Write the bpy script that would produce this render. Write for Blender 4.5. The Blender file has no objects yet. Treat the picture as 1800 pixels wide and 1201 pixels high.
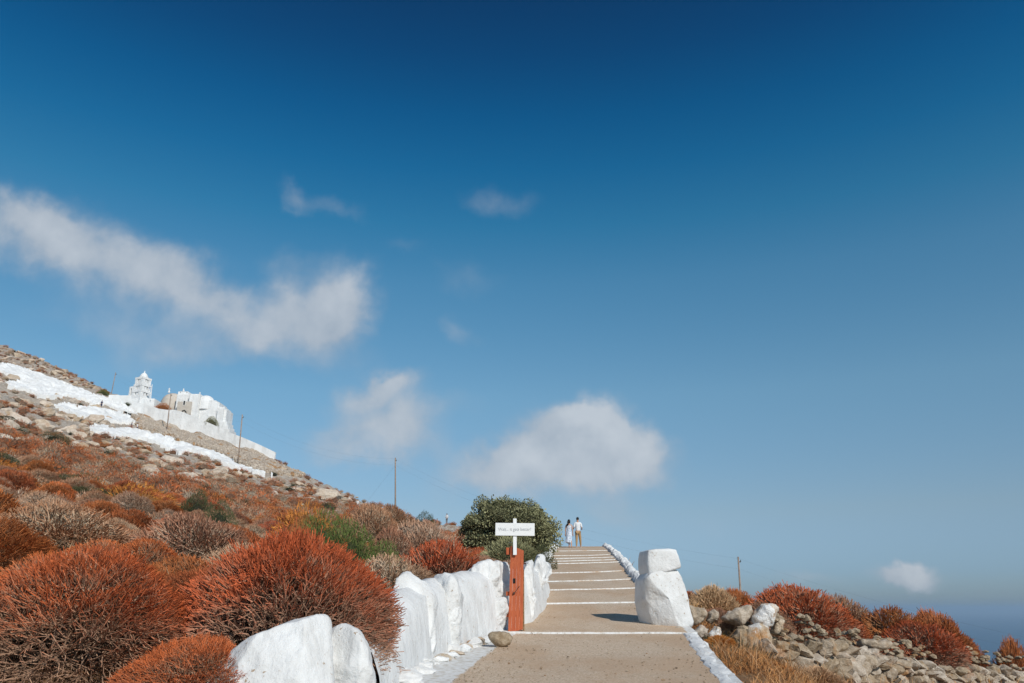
import bpy, bmesh, math, random
import numpy as np
from mathutils import Vector, Matrix, noise

R = math.radians
rng = np.random.default_rng(7)
random.seed(7)
SC = bpy.context.scene
COL = SC.collection

# ------------------------------------------------------------------ camera, world, sun, exposure
FPX = 1400.0
PITCH = math.atan(469.5 / FPX)
cam_d = bpy.data.cameras.new('camera')
cam_d.sensor_width = 36.0
cam_d.lens = 36.0 * FPX / 1800.0
cam_d.clip_start = 0.1
cam_d.clip_end = 200000.0
cam = bpy.data.objects.new('camera', cam_d)
COL.objects.link(cam)
cam.location = (0, 0, 0)
cam.rotation_euler = (R(90) + PITCH, 0, 0)
SC.camera = cam

SUN = Vector((0.75, -1.2, 1.0)).normalized()
sun_d = bpy.data.lights.new('sun', 'SUN')
sun_d.energy = 3.65
sun_d.angle = R(0.53)
sun_d.color = (1.0, 0.945, 0.87)
sun_o = bpy.data.objects.new('sun', sun_d)
COL.objects.link(sun_o)
sun_o.rotation_euler = SUN.to_track_quat('Z', 'Y').to_euler()
SC.view_settings.view_transform = 'Standard'
SC.view_settings.look = 'None'
SC.view_settings.exposure = 0.0
SC.view_settings.gamma = 1.0
SC.view_settings.use_curve_mapping = False

SKY_TABLE = [  # elevation (deg), tint that multiplies the Nishita colour
    (-8.0, (0.4741, 0.6368, 0.9396)),
    (0.3, (0.4409, 0.5922, 0.8738)),
    (2.24, (0.4741, 0.6368, 0.9396)),
    (6.27, (0.6988, 0.7663, 0.8314)),
    (14.47, (0.7500, 1.0100, 1.0000)),
    (22.65, (0.4900, 1.0000, 1.0600)),
    (26.69, (0.2400, 0.9100, 1.0400)),
    (30.65, (0.1050, 0.7600, 0.9900)),
    (34.28, (0.0560, 0.6100, 0.8900)),
    (38.21, (0.0500, 0.4400, 0.7100)),
    (41.55, (0.0520, 0.3500, 0.5900)),
    (60.0, (0.0450, 0.2700, 0.4900)), (90.0, (0.0400, 0.2400, 0.4500))]


CLOUDS = [  # surveyed directions (as image pixels), rx, ry, tilt deg, strength
    (-30, 390, 120, 58, -6, .52), (60, 408, 100, 60, -14, .55), (140, 442, 100, 68, -20, .53), (235, 478, 105, 68, -20, .52), (320, 503, 88, 56, -24, .50), (395, 543, 92, 50, -28, .44), (465, 580, 85, 40, -22, .38),
    (610, 535, 58, 62, 0, 1.0), (555, 560, 80, 54, 0, .65), (505, 520, 44, 58, 0, .42), (510, 455, 70, 30, 0, .28), (180, 570, 190, 50, -10, .26), (330, 610, 200, 36, -6, .24),
    (510, 345, 40, 22, -40, .36), (585, 362, 75, 24, -12, .38), (865, 356, 85, 28, -6, .42), (820, 490, 80, 36, -18, .36), (815, 578, 42, 26, -15, .40), (710, 425, 50, 24, 0, .24), (620, 640, 130, 30, 0, .22),
    (665, 692, 76, 24, 12, .74), (705, 672, 40, 16, 20, .5), (625, 752, 82, 36, 14, .74), (722, 755, 56, 44, -24, .70), (785, 718, 95, 32, 4, .36), (595, 812, 60, 34, 0, .36), (690, 790, 110, 30, 0, .4),
    (1025, 742, 70, 38, 0, .85), (955, 770, 80, 48, 24, .8), (1060, 780, 80, 52, -14, .85), (898, 806, 66, 40, 20, .7), (1128, 790, 62, 36, -8, .7), (1000, 815, 130, 36, 0, .8), (1050, 845, 130, 26, 0, .5),
    (940, 872, 70, 26, 0, .42), (1065, 902, 66, 36, 0, .42), (820, 838, 80, 30, 0, .42), (700, 900, 150, 40, 0, .24), (230, 640, 170, 34, 10, .28),
    (1588, 1003, 42, 20, 4, 1.2), (1600, 1016, 60, 18, 0, .8), (1430, 1015, 70, 16, 0, .34), (1240, 930, 170, 44, 0, .22), (1000, 1010, 260, 30, 0, .16), (1280, 1010, 120, 24, 0, .2)]

def build_world():
    w = bpy.data.worlds.new('World')
    SC.world = w
    w.use_nodes = True
    nt = w.node_tree
    N, L = nt.nodes, nt.links
    N.clear()
    def mk(t, **k):
        n = N.new(t)
        for a, b in k.items():
            setattr(n, a, b)
        return n
    def val(x, sock):
        if hasattr(x, 'is_linked'):
            L.new(x, sock)
        else:
            sock.default_value = x
    def m(op, a, b=0.0, c=None, clamp=False):
        n = mk('ShaderNodeMath', operation=op, use_clamp=clamp)
        val(a, n.inputs[0]); val(b, n.inputs[1])
        if c is not None:
            val(c, n.inputs[2])
        return n.outputs[0]
    def dot(a, v):
        n = mk('ShaderNodeVectorMath', operation='DOT_PRODUCT')
        L.new(a, n.inputs[0]); n.inputs[1].default_value = v
        return n.outputs['Value']
    tc = mk('ShaderNodeTexCoord')
    d = tc.outputs['Generated']
    sky = mk('ShaderNodeTexSky', sky_type='NISHITA')
    sky.sun_disc = False
    sky.sun_elevation = math.asin(SUN.z)
    sky.sun_rotation = math.atan2(SUN.x, SUN.y)
    sky.altitude = 200.0
    sky.air_density = 1.0
    sky.dust_density = 0.6
    sky.ozone_density = 2.0
    # tint by elevation only
    z = dot(d, (0, 0, 1))
    el = m('ARCSINE', z)
    f = m('DIVIDE', m('ADD', el, R(10)), R(100), clamp=True)
    ramp = mk('ShaderNodeValToRGB')
    L.new(f, ramp.inputs[0])
    cr = ramp.color_ramp
    for i, (e, c) in enumerate(SKY_TABLE):
        p = (e + 10) / 100.0
        el_ = cr.elements[i] if i < 2 else cr.elements.new(p)
        el_.position = p
        el_.color = (c[0] / 4, c[1] / 4, c[2] / 4, 1)
    tint = mk('ShaderNodeVectorMath', operation='MULTIPLY')
    L.new(sky.outputs[0], tint.inputs[0]); L.new(ramp.outputs[0], tint.inputs[1])
    sc4 = mk('ShaderNodeVectorMath', operation='SCALE')
    L.new(tint.outputs[0], sc4.inputs[0]); sc4.inputs['Scale'].default_value = 4.0
    # clouds at fixed directions
    Fv = (0, math.cos(PITCH), math.sin(PITCH)); Uv = (0, -math.sin(PITCH), math.cos(PITCH))
    df = m('MAXIMUM', dot(d, Fv), 0.05)
    px = m('DIVIDE', dot(d, (1, 0, 0)), df)
    py = m('DIVIDE', dot(d, Uv), df)
    comb = mk('ShaderNodeCombineXYZ')
    L.new(px, comb.inputs[0]); L.new(py, comb.inputs[1])
    def warp(src, scale, amp, detail, seed):
        nz = mk('ShaderNodeTexNoise')
        nz.inputs['Scale'].default_value = scale
        nz.inputs['Detail'].default_value = detail
        nz.inputs['Roughness'].default_value = 0.55
        off = mk('ShaderNodeVectorMath', operation='ADD')
        L.new(src, off.inputs[0]); off.inputs[1].default_value = (seed, seed * 1.7, seed * .3)
        L.new(off.outputs[0], nz.inputs['Vector'])
        s = mk('ShaderNodeVectorMath', operation='SUBTRACT')
        L.new(nz.outputs['Color'], s.inputs[0]); s.inputs[1].default_value = (.5, .5, .5)
        k = mk('ShaderNodeVectorMath', operation='MULTIPLY')
        L.new(s.outputs[0], k.inputs[0]); k.inputs[1].default_value = (amp, amp, 0)
        a = mk('ShaderNodeVectorMath', operation='ADD')
        L.new(src, a.inputs[0]); L.new(k.outputs[0], a.inputs[1])
        return a.outputs[0]
    p = warp(comb.outputs[0], 7.0, .055, 2.0, 3.1)
    p = warp(p, 22.0, .05, 7.0, 8.7)
    total = None; top = None
    for (u, v, rx, ry, tilt, s) in CLOUDS:
        mp = mk('ShaderNodeMapping', vector_type='TEXTURE')
        mp.inputs['Location'].default_value = ((u - 900) / FPX, (600.5 - v) / FPX, 0)
        mp.inputs['Rotation'].default_value = (0, 0, R(tilt))
        mp.inputs['Scale'].default_value = (rx / FPX, ry / FPX, 1)
        L.new(p, mp.inputs['Vector'])
        ln = mk('ShaderNodeVectorMath', operation='DOT_PRODUCT')
        L.new(mp.outputs[0], ln.inputs[0]); L.new(mp.outputs[0], ln.inputs[1])
        g = m('MULTIPLY', m('EXPONENT', m('MULTIPLY', ln.outputs['Value'], -0.95)), s)
        if s > .8:   # dense clouds: which side faces the sun
            h_ = mk('ShaderNodeVectorMath', operation='DOT_PRODUCT')
            L.new(mp.outputs[0], h_.inputs[0]); h_.inputs[1].default_value = (.35, .9, 0)
            gh = m('MULTIPLY', g, h_.outputs['Value'])
            top = gh if top is None else m('ADD', top, gh)
        total = g if total is None else m('ADD', total, g)
    nz = mk('ShaderNodeTexNoise')
    nz.inputs['Scale'].default_value = 15.0; nz.inputs['Detail'].default_value = 8.0; nz.inputs['Roughness'].default_value = .55
    L.new(comb.outputs[0], nz.inputs['Vector'])
    dn = m('MULTIPLY', total, m('ADD', m('MULTIPLY', nz.outputs[0], 1.3), .35))
    lit = m('ADD', m('MULTIPLY', top, .55), m('ADD', m('MULTIPLY', nz.outputs[0], .9), -.05), clamp=True)
    mr = mk('ShaderNodeMapRange', interpolation_type='SMOOTHSTEP')
    L.new(dn, mr.inputs['Value'])
    mr.inputs['From Min'].default_value = .13; mr.inputs['From Max'].default_value = 1.05
    front = m('GREATER_THAN', dot(d, Fv), 0.2)
    alpha = m('MULTIPLY', m('MULTIPLY', mr.outputs[0], 0.80), front)
    ccol = mk('ShaderNodeMix', data_type='RGBA')
    L.new(m('MULTIPLY', m('ADD', lit, m('MULTIPLY', dn, .45)), .8, clamp=True), ccol.inputs['Factor'])
    ccol.inputs['A'].default_value = (2.7, 3.3, 4.1, 1)
    ccol.inputs['B'].default_value = (6.0, 6.3, 6.7, 1)
    mix = mk('ShaderNodeMix', data_type='RGBA')
    L.new(alpha, mix.inputs['Factor'])
    L.new(sc4.outputs[0], mix.inputs['A']); L.new(ccol.outputs['Result'], mix.inputs['B'])
    bg = mk('ShaderNodeBackground')
    bg.inputs['Strength'].default_value = 0.1
    L.new(mix.outputs['Result'], bg.inputs['Color'])
    out = mk('ShaderNodeOutputWorld')
    L.new(bg.outputs[0], out.inputs['Surface'])
    w.cycles.sampling_method = 'MANUAL'
    w.cycles.sample_map_resolution = 512
build_world()

# ------------------------------------------------------------------ geometry of the view (used to survey points)
CP, SP = math.cos(PITCH), math.sin(PITCH)
def P(u, v, Y):
    a = (u - 900.0) / FPX; b = (600.5 - v) / FPX
    k = Y / (CP - b * SP)
    return Vector((a * k, Y, (SP + b * CP) * k))
def tv(v):
    b = (600.5 - v) / FPX
    return (SP + b * CP) / (CP - b * SP)

def hash2(ix, iy, seed):
    h = (ix.astype(np.int64) * 374761393 + iy.astype(np.int64) * 668265263 + seed * 982451653) & 0xffffffff
    h = ((h ^ (h >> 13)) * 1274126177) & 0xffffffff
    return ((h ^ (h >> 16)) & 0xffff) / 65535.0
def vnoise(x, y, seed=0):
    x = np.asarray(x, float); y = np.asarray(y, float)
    ix = np.floor(x); iy = np.floor(y); fx = x - ix; fy = y - iy
    fx = fx * fx * (3 - 2 * fx); fy = fy * fy * (3 - 2 * fy)
    a = hash2(ix, iy, seed); b = hash2(ix + 1, iy, seed); c = hash2(ix, iy + 1, seed); d = hash2(ix + 1, iy + 1, seed)
    return (a * (1 - fx) + b * fx) * (1 - fy) + (c * (1 - fx) + d * fx) * fy - .5
def fbm(x, y, seed=0, oct=4):
    s = 0; a = 1.0
    for i in range(oct):
        s = s + a * vnoise(np.asarray(x) * 2 ** i, np.asarray(y) * 2 ** i, seed + i); a *= .5
    return s

# ------------------------------------------------------------------ terrain function
_pts = []
def uv(Y, *pairs):
    for u, v in pairs:
        q = P(u, v, Y); _pts.append((q.x / Y, Y, q.z / Y))
def az(Y, *pairs):
    for a, z in pairs:
        _pts.append((a, Y, z / Y))
az(4, (-1.2, -.85), (-.5, -.95), (0, -1.05), (.5, -1.1), (1.2, -1.4))
az(7, (-1.1, -.1), (-.6, -.5), (-.4, -.6), (-.15, -.85), (.4, -1.1), (.8, -1.9), (1.2, -2.6))
uv(10, (-400, 960), (0, 1030), (200, 1050), (400, 1075), (600, 1105), (700, 1130))
az(10, (.27, -.76), (.42, -1.45), (.62, -2.1), (1.1, -3.2))
uv(16, (-400, 865), (0, 950), (200, 982), (400, 1012), (600, 1038), (750, 1055), (880, 1075))
uv(25, (-400, 770), (0, 888), (200, 920), (400, 962), (600, 992), (750, 1012), (880, 1022))
uv(40, (-400, 680), (0, 822), (200, 872), (400, 920), (600, 953), (750, 975), (860, 988))
uv(60, (-400, 635), (0, 780), (200, 832), (400, 884), (600, 924), (750, 953), (860, 968))
uv(85, (-400, 590), (0, 745), (200, 800), (400, 855), (600, 905), (720, 932), (850, 955))
uv(110, (-400, 550), (0, 714), (200, 768), (400, 824), (500, 857), (600, 893), (700, 922), (800, 940), (900, 965))
uv(140, (-400, 505), (0, 676), (100, 706), (200, 738), (300, 772), (400, 803), (482, 815), (560, 851), (640, 886), (740, 919), (785, 929), (850, 948))
uv(165, (-400, 480), (0, 650), (100, 680), (200, 706), (300, 737), (400, 772), (482, 822), (560, 872), (640, 905), (740, 940))
uv(190, (-400, 455), (0, 628), (100, 655), (150, 672), (200, 696), (300, 745), (400, 790), (480, 835), (600, 905))
uv(220, (-400, 440), (0, 612), (80, 640), (150, 676), (200, 706), (300, 765), (450, 860))
uv(290, (-400, 470), (0, 640), (150, 715), (300, 820), (500, 930))
az(14, (.28, -.72), (.45, -1.65), (.62, -2.4), (1.1, -3.8))
az(18, (.21, -.38), (.35, -1.15), (.5, -2.0), (.62, -2.7), (1.1, -4.4))
az(23, (.19, -.25), (.32, -.75), (.45, -1.35), (.56, -1.95), (.7, -2.8), (1.1, -6))
az(30, (.16, 0.1), (.32, -1.3), (.5, -3.2), (.62, -4.6), (1.1, -10))
az(45, (.13, 1.3), (.32, -2.4), (.5, -7), (.62, -11), (1.1, -22))
az(75, (.09, 2.2), (.27, -3.6), (.45, -16), (.62, -27), (1.1, -50))
az(60, (.05, 3.6)); az(85, (.03, 3.8))
az(120, (0.04, 3), (.12, -1), (.27, -18), (.45, -42), (.62, -65), (1.1, -110))
az(200, (-.05, 0), (.1, -40), (.27, -90), (.6, -160), (1.1, -220))
az(400, (-1.1, 120), (-.6, 20), (-.4, -30), (-.2, -110), (0, -190), (.27, -250), (.6, -280), (1.1, -290))
az(900, (-1.1, -150), (-.6, -290), (-.2, -300), (0, -300), (.6, -300), (1.1, -300))
_p = np.array(_pts)
_X = np.stack([_p[:, 0] * 2.2, np.log(_p[:, 1])], 1)
def _phi(r2):
    return 0.5 * r2 * np.log(r2 + 1e-9)
_n = len(_X)
_A = np.zeros((_n + 3, _n + 3))
_A[:_n, :_n] = _phi(((_X[:, None] - _X[None]) ** 2).sum(-1)) + np.eye(_n) * 1e-3
_A[:_n, _n:] = np.c_[np.ones(_n), _X]
_A[_n:, :_n] = _A[:_n, _n:].T
_W = np.linalg.solve(_A, np.r_[_p[:, 2], 0, 0, 0])
NA, NS = 480, 360
A_T = np.linspace(-1.3, 1.3, NA); S_T = np.linspace(math.log(4), math.log(900), NS)
_g = np.stack(np.meshgrid(A_T * 2.2, S_T, indexing='ij'), -1).reshape(-1, 2)
T_TAB = np.concatenate([_phi(((c[:, None] - _X[None]) ** 2).sum(-1)) @ _W[:_n] + np.c_[np.ones(len(c)), c] @ _W[_n:]
                        for c in np.array_split(_g, 40)]).reshape(NA, NS)
def hill(x, y):
    x = np.asarray(x, float); y = np.asarray(y, float)
    Y = np.clip(y, 4.0, 899.0)
    a = np.clip(x / Y, -1.29, 1.29)
    i = (a + 1.3) / 2.6 * (NA - 1); j = (np.log(Y) - S_T[0]) / (S_T[-1] - S_T[0]) * (NS - 1)
    i0 = np.clip(i.astype(int), 0, NA - 2); j0 = np.clip(j.astype(int), 0, NS - 2)
    fi = i - i0; fj = j - j0
    t = (T_TAB[i0, j0] * (1 - fi) + T_TAB[i0 + 1, j0] * fi) * (1 - fj) + (T_TAB[i0, j0 + 1] * (1 - fi) + T_TAB[i0 + 1, j0 + 1] * fi) * fj
    return t * Y - .06 * (Y - np.minimum(y, Y)) * (y < 4)

# ------------------------------------------------------------------ path survey
PY = [8.5, 11, 14, 18.6, 21.9, 24.6, 28, 33.2, 39.4, 44.3, 53]
PV = [1201, 1152, 1112.5, 1061, 1037, 1022, 1007.5, 991, 977, 968.7, 960.5]
PL = [792, 852, 908, 930, 941, 949, 957, 963, 970, 976, 984]
PR = [1277, 1236, 1208, 1145, 1126, 1114, 1102, 1091, 1078, 1070, 1060]
_yl, _yr, _pz = [], [], []
for Y, v, l, r in zip(PY, PV, PL, PR):
    _yl.append(P(l, v, Y).x); _yr.append(P(r, v, Y).x); _pz.append(P(l, v, Y).z)
PYe = [-30, 0, 4] + PY + [62, 75, 95]
XLe = [-3.4, -1.55, -1.15] + _yl + [_yl[-1] + .3, _yl[-1] - 1.5, _yl[-1] - 6]
XRe = [1.2, 1.75, 2.0] + _yr + [_yr[-1] + .3, _yr[-1] - 1.5, _yr[-1] - 6]
PZe = [-3.1, -1.22, -.98] + _pz + [_pz[-1] + .12, _pz[-1] + .1, _pz[-1] - .6]
def path_xl(y): return np.interp(y, PYe, XLe)
def path_xr(y): return np.interp(y, PYe, XRe)
def path_z(y): return np.interp(y, PYe, PZe)
def ground(x, y, rough=True):
    x = np.asarray(x, float); y = np.asarray(y, float)
    h = hill(x, y)
    if rough:
        D = np.clip(y, 2, 300)
        h = h + fbm(x * .45, y * .45, 5, 4) * np.clip(D / 120, .12, 1.1) * .9 + fbm(x * .11, y * .11, 9, 3) * np.clip((D - 40) / 70, 0, 1) * 1.6 * np.clip((240 - D) / 80, 0, 1)
    dl = np.maximum(np.maximum(path_xl(y) - .35 - x, x - (path_xr(y) + .3)), 0)
    dl = np.where((y > 80), 99, dl)
    w = np.clip(dl / 1.3, 0, 1); w = w * w * (3 - 2 * w)
    return (path_z(y) - .14) * (1 - w) + h * w
def hit(u, v, ymin=20, ymax=300):
    """where the sight line through a surveyed point meets the ground"""
    q = P(u, v, 1.0)
    Ys = np.exp(np.linspace(math.log(ymin), math.log(ymax), 900))
    d = ground(q.x * Ys, Ys, False) - q.z * Ys
    i = np.argmax(d > 0)
    if d[i] <= 0:
        return None
    y = Ys[i]
    if i > 0:
        y = Ys[i - 1] + (Ys[i] - Ys[i - 1]) * (-d[i - 1]) / (d[i] - d[i - 1] + 1e-9)
    return float(y)

# ------------------------------------------------------------------ material helpers
def new_mat(name):
    m = bpy.data.materials.new(name)
    m.use_nodes = True
    nt = m.node_tree
    b = nt.nodes['Principled BSDF']
    b.inputs['Specular IOR Level'].default_value = .25
    b.inputs['Roughness'].default_value = .9
    return m, nt, b
class NG:
    def __init__(s, nt): s.nt = nt; s.N = nt.nodes; s.L = nt.links
    def n(s, t, **k):
        x = s.N.new(t)
        for a, b in k.items(): setattr(x, a, b)
        return x
    def put(s, x, sock):
        if hasattr(x, 'is_linked'): s.L.new(x, sock)
        else: sock.default_value = x
    def noise(s, scale, detail=4, rough=.55, vec=None, out=0, stretch=None):
        t = s.n('ShaderNodeTexNoise')
        t.inputs['Scale'].default_value = scale; t.inputs['Detail'].default_value = detail; t.inputs['Roughness'].default_value = rough
        v = vec or s.obj()
        if stretch:
            mp = s.n('ShaderNodeMapping'); mp.inputs['Scale'].default_value = stretch
            s.L.new(v, mp.inputs[0]); v = mp.outputs[0]
        s.L.new(v, t.inputs['Vector'])
        return t.outputs[out]
    def obj(s, kind='Object'):
        return s.n('ShaderNodeTexCoord').outputs[kind]
    def pos(s):
        return s.n('ShaderNodeNewGeometry').outputs['Position']
    def ramp(s, f, stops):
        r = s.n('ShaderNodeValToRGB'); s.L.new(f, r.inputs[0])
        e = r.color_ramp.elements
        for i, (p, c) in enumerate(stops):
            x = e[i] if i < 2 else e.new(p)
            x.position = p; x.color = (*c, 1) if len(c) == 3 else c
        return r.outputs[0]
    def mix(s, f, a, b, blend='MIX'):
        x = s.n('ShaderNodeMix', data_type='RGBA', blend_type=blend)
        s.put(f, x.inputs['Factor'])
        for v, k in ((a, 'A'), (b, 'B')):
            if hasattr(v, 'is_linked'): s.L.new(v, x.inputs[k])
            else: x.inputs[k].default_value = (*v, 1)
        return x.outputs['Result']
    def m(s, op, a, b=0.0, clamp=False):
        x = s.n('ShaderNodeMath', operation=op, use_clamp=clamp)
        s.put(a, x.inputs[0]); s.put(b, x.inputs[1])
        return x.outputs[0]
    def step(s, x, lo, hi):
        r = s.n('ShaderNodeMapRange', interpolation_type='SMOOTHSTEP')
        s.put(x, r.inputs['Value']); r.inputs['From Min'].default_value = lo; r.inputs['From Max'].default_value = hi
        return r.outputs[0]
    def bump(s, h, strength, dist, b):
        x = s.n('ShaderNodeBump'); x.inputs['Strength'].default_value = strength; x.inputs['Distance'].default_value = dist
        s.L.new(h, x.inputs['Height']); s.L.new(x.outputs[0], b.inputs['Normal'])
        return x
    def attr(s, name):
        return s.n('ShaderNodeAttribute', attribute_name=name).outputs['Fac']

def mat_whitewash(name='whitewash', scale=1.0, chip=.61, tone=1.0):
    m, nt, b = new_mat(name); g = NG(nt)
    p = g.pos()
    n1 = g.noise(3.0 / scale, 6, .6, p); n2 = g.noise(22 / scale, 6, .65, p); n3 = g.noise(7 / scale, 4, .5, p, stretch=(1, 1, .25))
    col = g.mix(g.step(n1, .35, .7), (.73 * tone, .73 * tone, .72 * tone), (.63 * tone, .625 * tone, .61 * tone))
    col = g.mix(g.m('MULTIPLY', g.step(n3, .52, .72), .55), col, (.58, .57, .55))
    ch = g.m('MULTIPLY', g.step(n2, chip, chip + .03), g.step(n1, .5, .6))
    col = g.mix(ch, col, (.36, .27, .19))
    g.L.new(col, b.inputs['Base Color'])
    h = g.m('ADD', g.m('MULTIPLY', n2, .5), g.m('MULTIPLY', n3, .8))
    g.bump(g.m('ADD', h, g.m('MULTIPLY', n1, 1.2)), .75, .035 * scale, b)
    return m
M_WHITE = mat_whitewash()
M_WHITE_FAR = mat_whitewash('far_whitewash', 6.0, .70, 1.1)

def mat_path():
    m, nt, b = new_mat('aggregate_path'); g = NG(nt)
    p = g.pos()
    fine = g.noise(38, 6, .8, p); mid = g.noise(9, 5, .6, p); big = g.noise(.7, 4, .6, p, stretch=(1, .45, 1))
    col = g.ramp(fine, [(.32, (.19, .14, .10)), (.5, (.54, .405, .28)), (.64, (.78, .66, .53))])
    col = g.mix(g.m('MULTIPLY', g.step(mid, .42, .68), .45), col, (.60, .475, .36))
    col = g.mix(g.m('MULTIPLY', g.step(big, .40, .62), .6), col, (.47, .31, .19))
    # patches of old lime spots
    col = g.mix(g.m('MULTIPLY', g.step(g.noise(26, 3, .5, p, stretch=(1, 2.5, 1)), .66, .72), .5), col, (.62, .6, .56))
    e = g.attr('lime')
    brush = g.noise(5, 6, .7, p, stretch=(1.6, .5, 1))
    w = g.step(g.m('ADD', e, g.m('MULTIPLY', g.m('SUBTRACT', brush, .5), .42)), -.03, .05)
    wc = g.mix(g.step(g.noise(14, 5, .6, p), .40, .7), (.70, .70, .69), (.50, .46, .40))
    col = g.mix(w, col, wc)
    g.L.new(col, b.inputs['Base Color'])
    g.bump(g.m('ADD', fine, mid), .6, .012, b)
    return m
M_PATH = mat_path()

def mat_rock(name, base=(.40, .345, .285), pale=(.56, .52, .46), rust=(.40, .215, .105), lime=0.0, sc=1.0, rnd=True):
    m, nt, b = new_mat(name); g = NG(nt)
    p = g.pos()
    a = g.noise(2.5 / sc, 8, .65, p); c = g.noise(11 / sc, 8, .7, p); d = g.noise(30 / sc, 6, .7, p)
    col = g.mix(g.step(c, .35, .68), base, pale)
    col = g.mix(g.m('MULTIPLY', g.step(a, .52, .70), .75), col, rust)
    col = g.mix(g.m('MULTIPLY', g.step(d, .58, .70), .55), col, (.15, .125, .10))
    if lime:
        col = g.mix(g.m('MULTIPLY', g.step(g.noise(1.6, 7, .7, p), .62 - lime, .66 - lime), .92), col, (.74, .73, .71))
    if rnd:
        oi = g.n('ShaderNodeObjectInfo')
        hsv = g.n('ShaderNodeHueSaturation')
        g.L.new(col, hsv.inputs['Color'])
        g.L.new(g.m('ADD', g.m('MULTIPLY', oi.outputs['Random'], .35), .82), hsv.inputs['Value'])
        g.L.new(g.m('ADD', g.m('MULTIPLY', oi.outputs['Random'], -.5), 1.3), hsv.inputs['Saturation'])
        col = hsv.outputs[0]
    g.L.new(col, b.inputs['Base Color'])
    g.bump(g.m('ADD', c, g.m('MULTIPLY', d, .5)), .8, .035 * sc, b)
    return m
M_ROCK = mat_rock('dry_limestone', (.32, .25, .18), (.52, .44, .35), (.40, .215, .105))
M_ROCK_LIME = mat_rock('limed_limestone', (.46, .36, .27), (.66, .575, .475), (.50, .27, .14), lime=.10)
M_ROCK_FAR = mat_rock('hill_limestone', (.46, .355, .26), (.62, .53, .43), (.46, .27, .15), sc=5.0)

def mat_ground():
    m, nt, b = new_mat('hillside_earth'); g = NG(nt)
    p = g.pos()
    big = g.noise(.12, 6, .6, p); mid = g.noise(.9, 8, .68, p); fine = g.noise(9, 8, .7, p)
    col = g.mix(g.step(mid, .4, .62), (.30, .14, .06), (.44, .25, .12))
    col = g.mix(g.m('MULTIPLY', g.step(fine, .45, .7), .5), col, (.46, .33, .19))
    rock = g.attr('rocky')
    r = g.step(g.m('ADD', rock, g.m('MULTIPLY', g.m('SUBTRACT', mid, .5), 1.6)), .35, .62)
    rc = g.mix(g.step(g.noise(1.7, 9, .75, p), .38, .66), (.40, .32, .25), (.64, .58, .50))
    rc = g.mix(g.m('MULTIPLY', g.step(fine, .6, .7), .5), rc, (.17, .12, .08))
    col = g.mix(r, col, rc)
    g.L.new(col, b.inputs['Base Color'])
    g.bump(g.m('ADD', g.m('MULTIPLY', mid, 2.0), fine), .9, .25, b)
    return m
M_GROUND = mat_ground()

def mat_twig(name, low, mid, tip, tip_at=.72, trans=0.0):
    m, nt, b = new_mat(name); g = NG(nt)
    t = g.attr('tip')
    oi = g.n('ShaderNodeObjectInfo')
    nz = g.noise(2.3, 4, .6, g.pos())
    tt = g.m('ADD', t, g.m('MULTIPLY', g.m('SUBTRACT', nz, .5), .34))
    col = g.ramp(tt, [(0.0, low), (tip_at - .25, mid), (tip_at, tip), (1.0, tip)])
    rn = g.attr('rnd')
    hsv = g.n('ShaderNodeHueSaturation')
    g.L.new(col, hsv.inputs['Color'])
    g.L.new(g.m('ADD', g.m('ADD', g.m('MULTIPLY', rn, .85), .45), g.m('MULTIPLY', oi.outputs['Random'], .2)), hsv.inputs['Value'])
    g.L.new(g.m('ADD', g.m('MULTIPLY', g.m('SUBTRACT', oi.outputs['Random'], .5), .014), .497), hsv.inputs['Hue'])
    g.L.new(hsv.outputs[0], b.inputs['Base Color'])
    b.inputs['Roughness'].default_value = .75
    return m
TW = {
    'red': mat_twig('red_tipped_twigs', (.24, .165, .11), (.40, .245, .155), (.52, .135, .04), .95),
    'rust': mat_twig('rust_twigs', (.22, .13, .08), (.35, .175, .09), (.40, .125, .038), .90),
    'grey': mat_twig('grey_twigs', (.32, .25, .18), (.48, .36, .25), (.40, .20, .11), .93),
    'pale': mat_twig('pale_twigs', (.36, .29, .22), (.54, .43, .32), (.44, .26, .16), .93),
    'gold': mat_twig('golden_twigs', (.28, .13, .05), (.44, .18, .05), (.50, .19, .04)),
    'green': mat_twig('green_sprigs', (.07, .06, .035), (.065, .09, .03), (.12, .155, .04)),
    'dark': mat_twig('dark_green_sprigs', (.05, .045, .03), (.05, .055, .025), (.075, .085, .035)),
    'straw': mat_twig('straw_blades', (.34, .18, .08), (.48, .28, .13), (.58, .38, .21)),
    'bright': mat_twig('bright_grass', (.26, .13, .05), (.50, .23, .07), (.58, .32, .12)),
    'leaf': mat_twig('grey_green_leaves', (.09, .08, .045), (.15, .15, .075), (.29, .28, .145), .9),
}
def flat_mat(name, c, rough=.8, var=0.0, scale=10):
    m, nt, b = new_mat(name); g = NG(nt)
    n = g.noise(scale, 5, .6, g.pos())
    c2 = tuple(x * (1 - var) for x in c)
    g.L.new(g.mix(g.step(n, .35, .65), c, c2), b.inputs['Base Color'])
    b.inputs['Roughness'].default_value = rough
    return m

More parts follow.
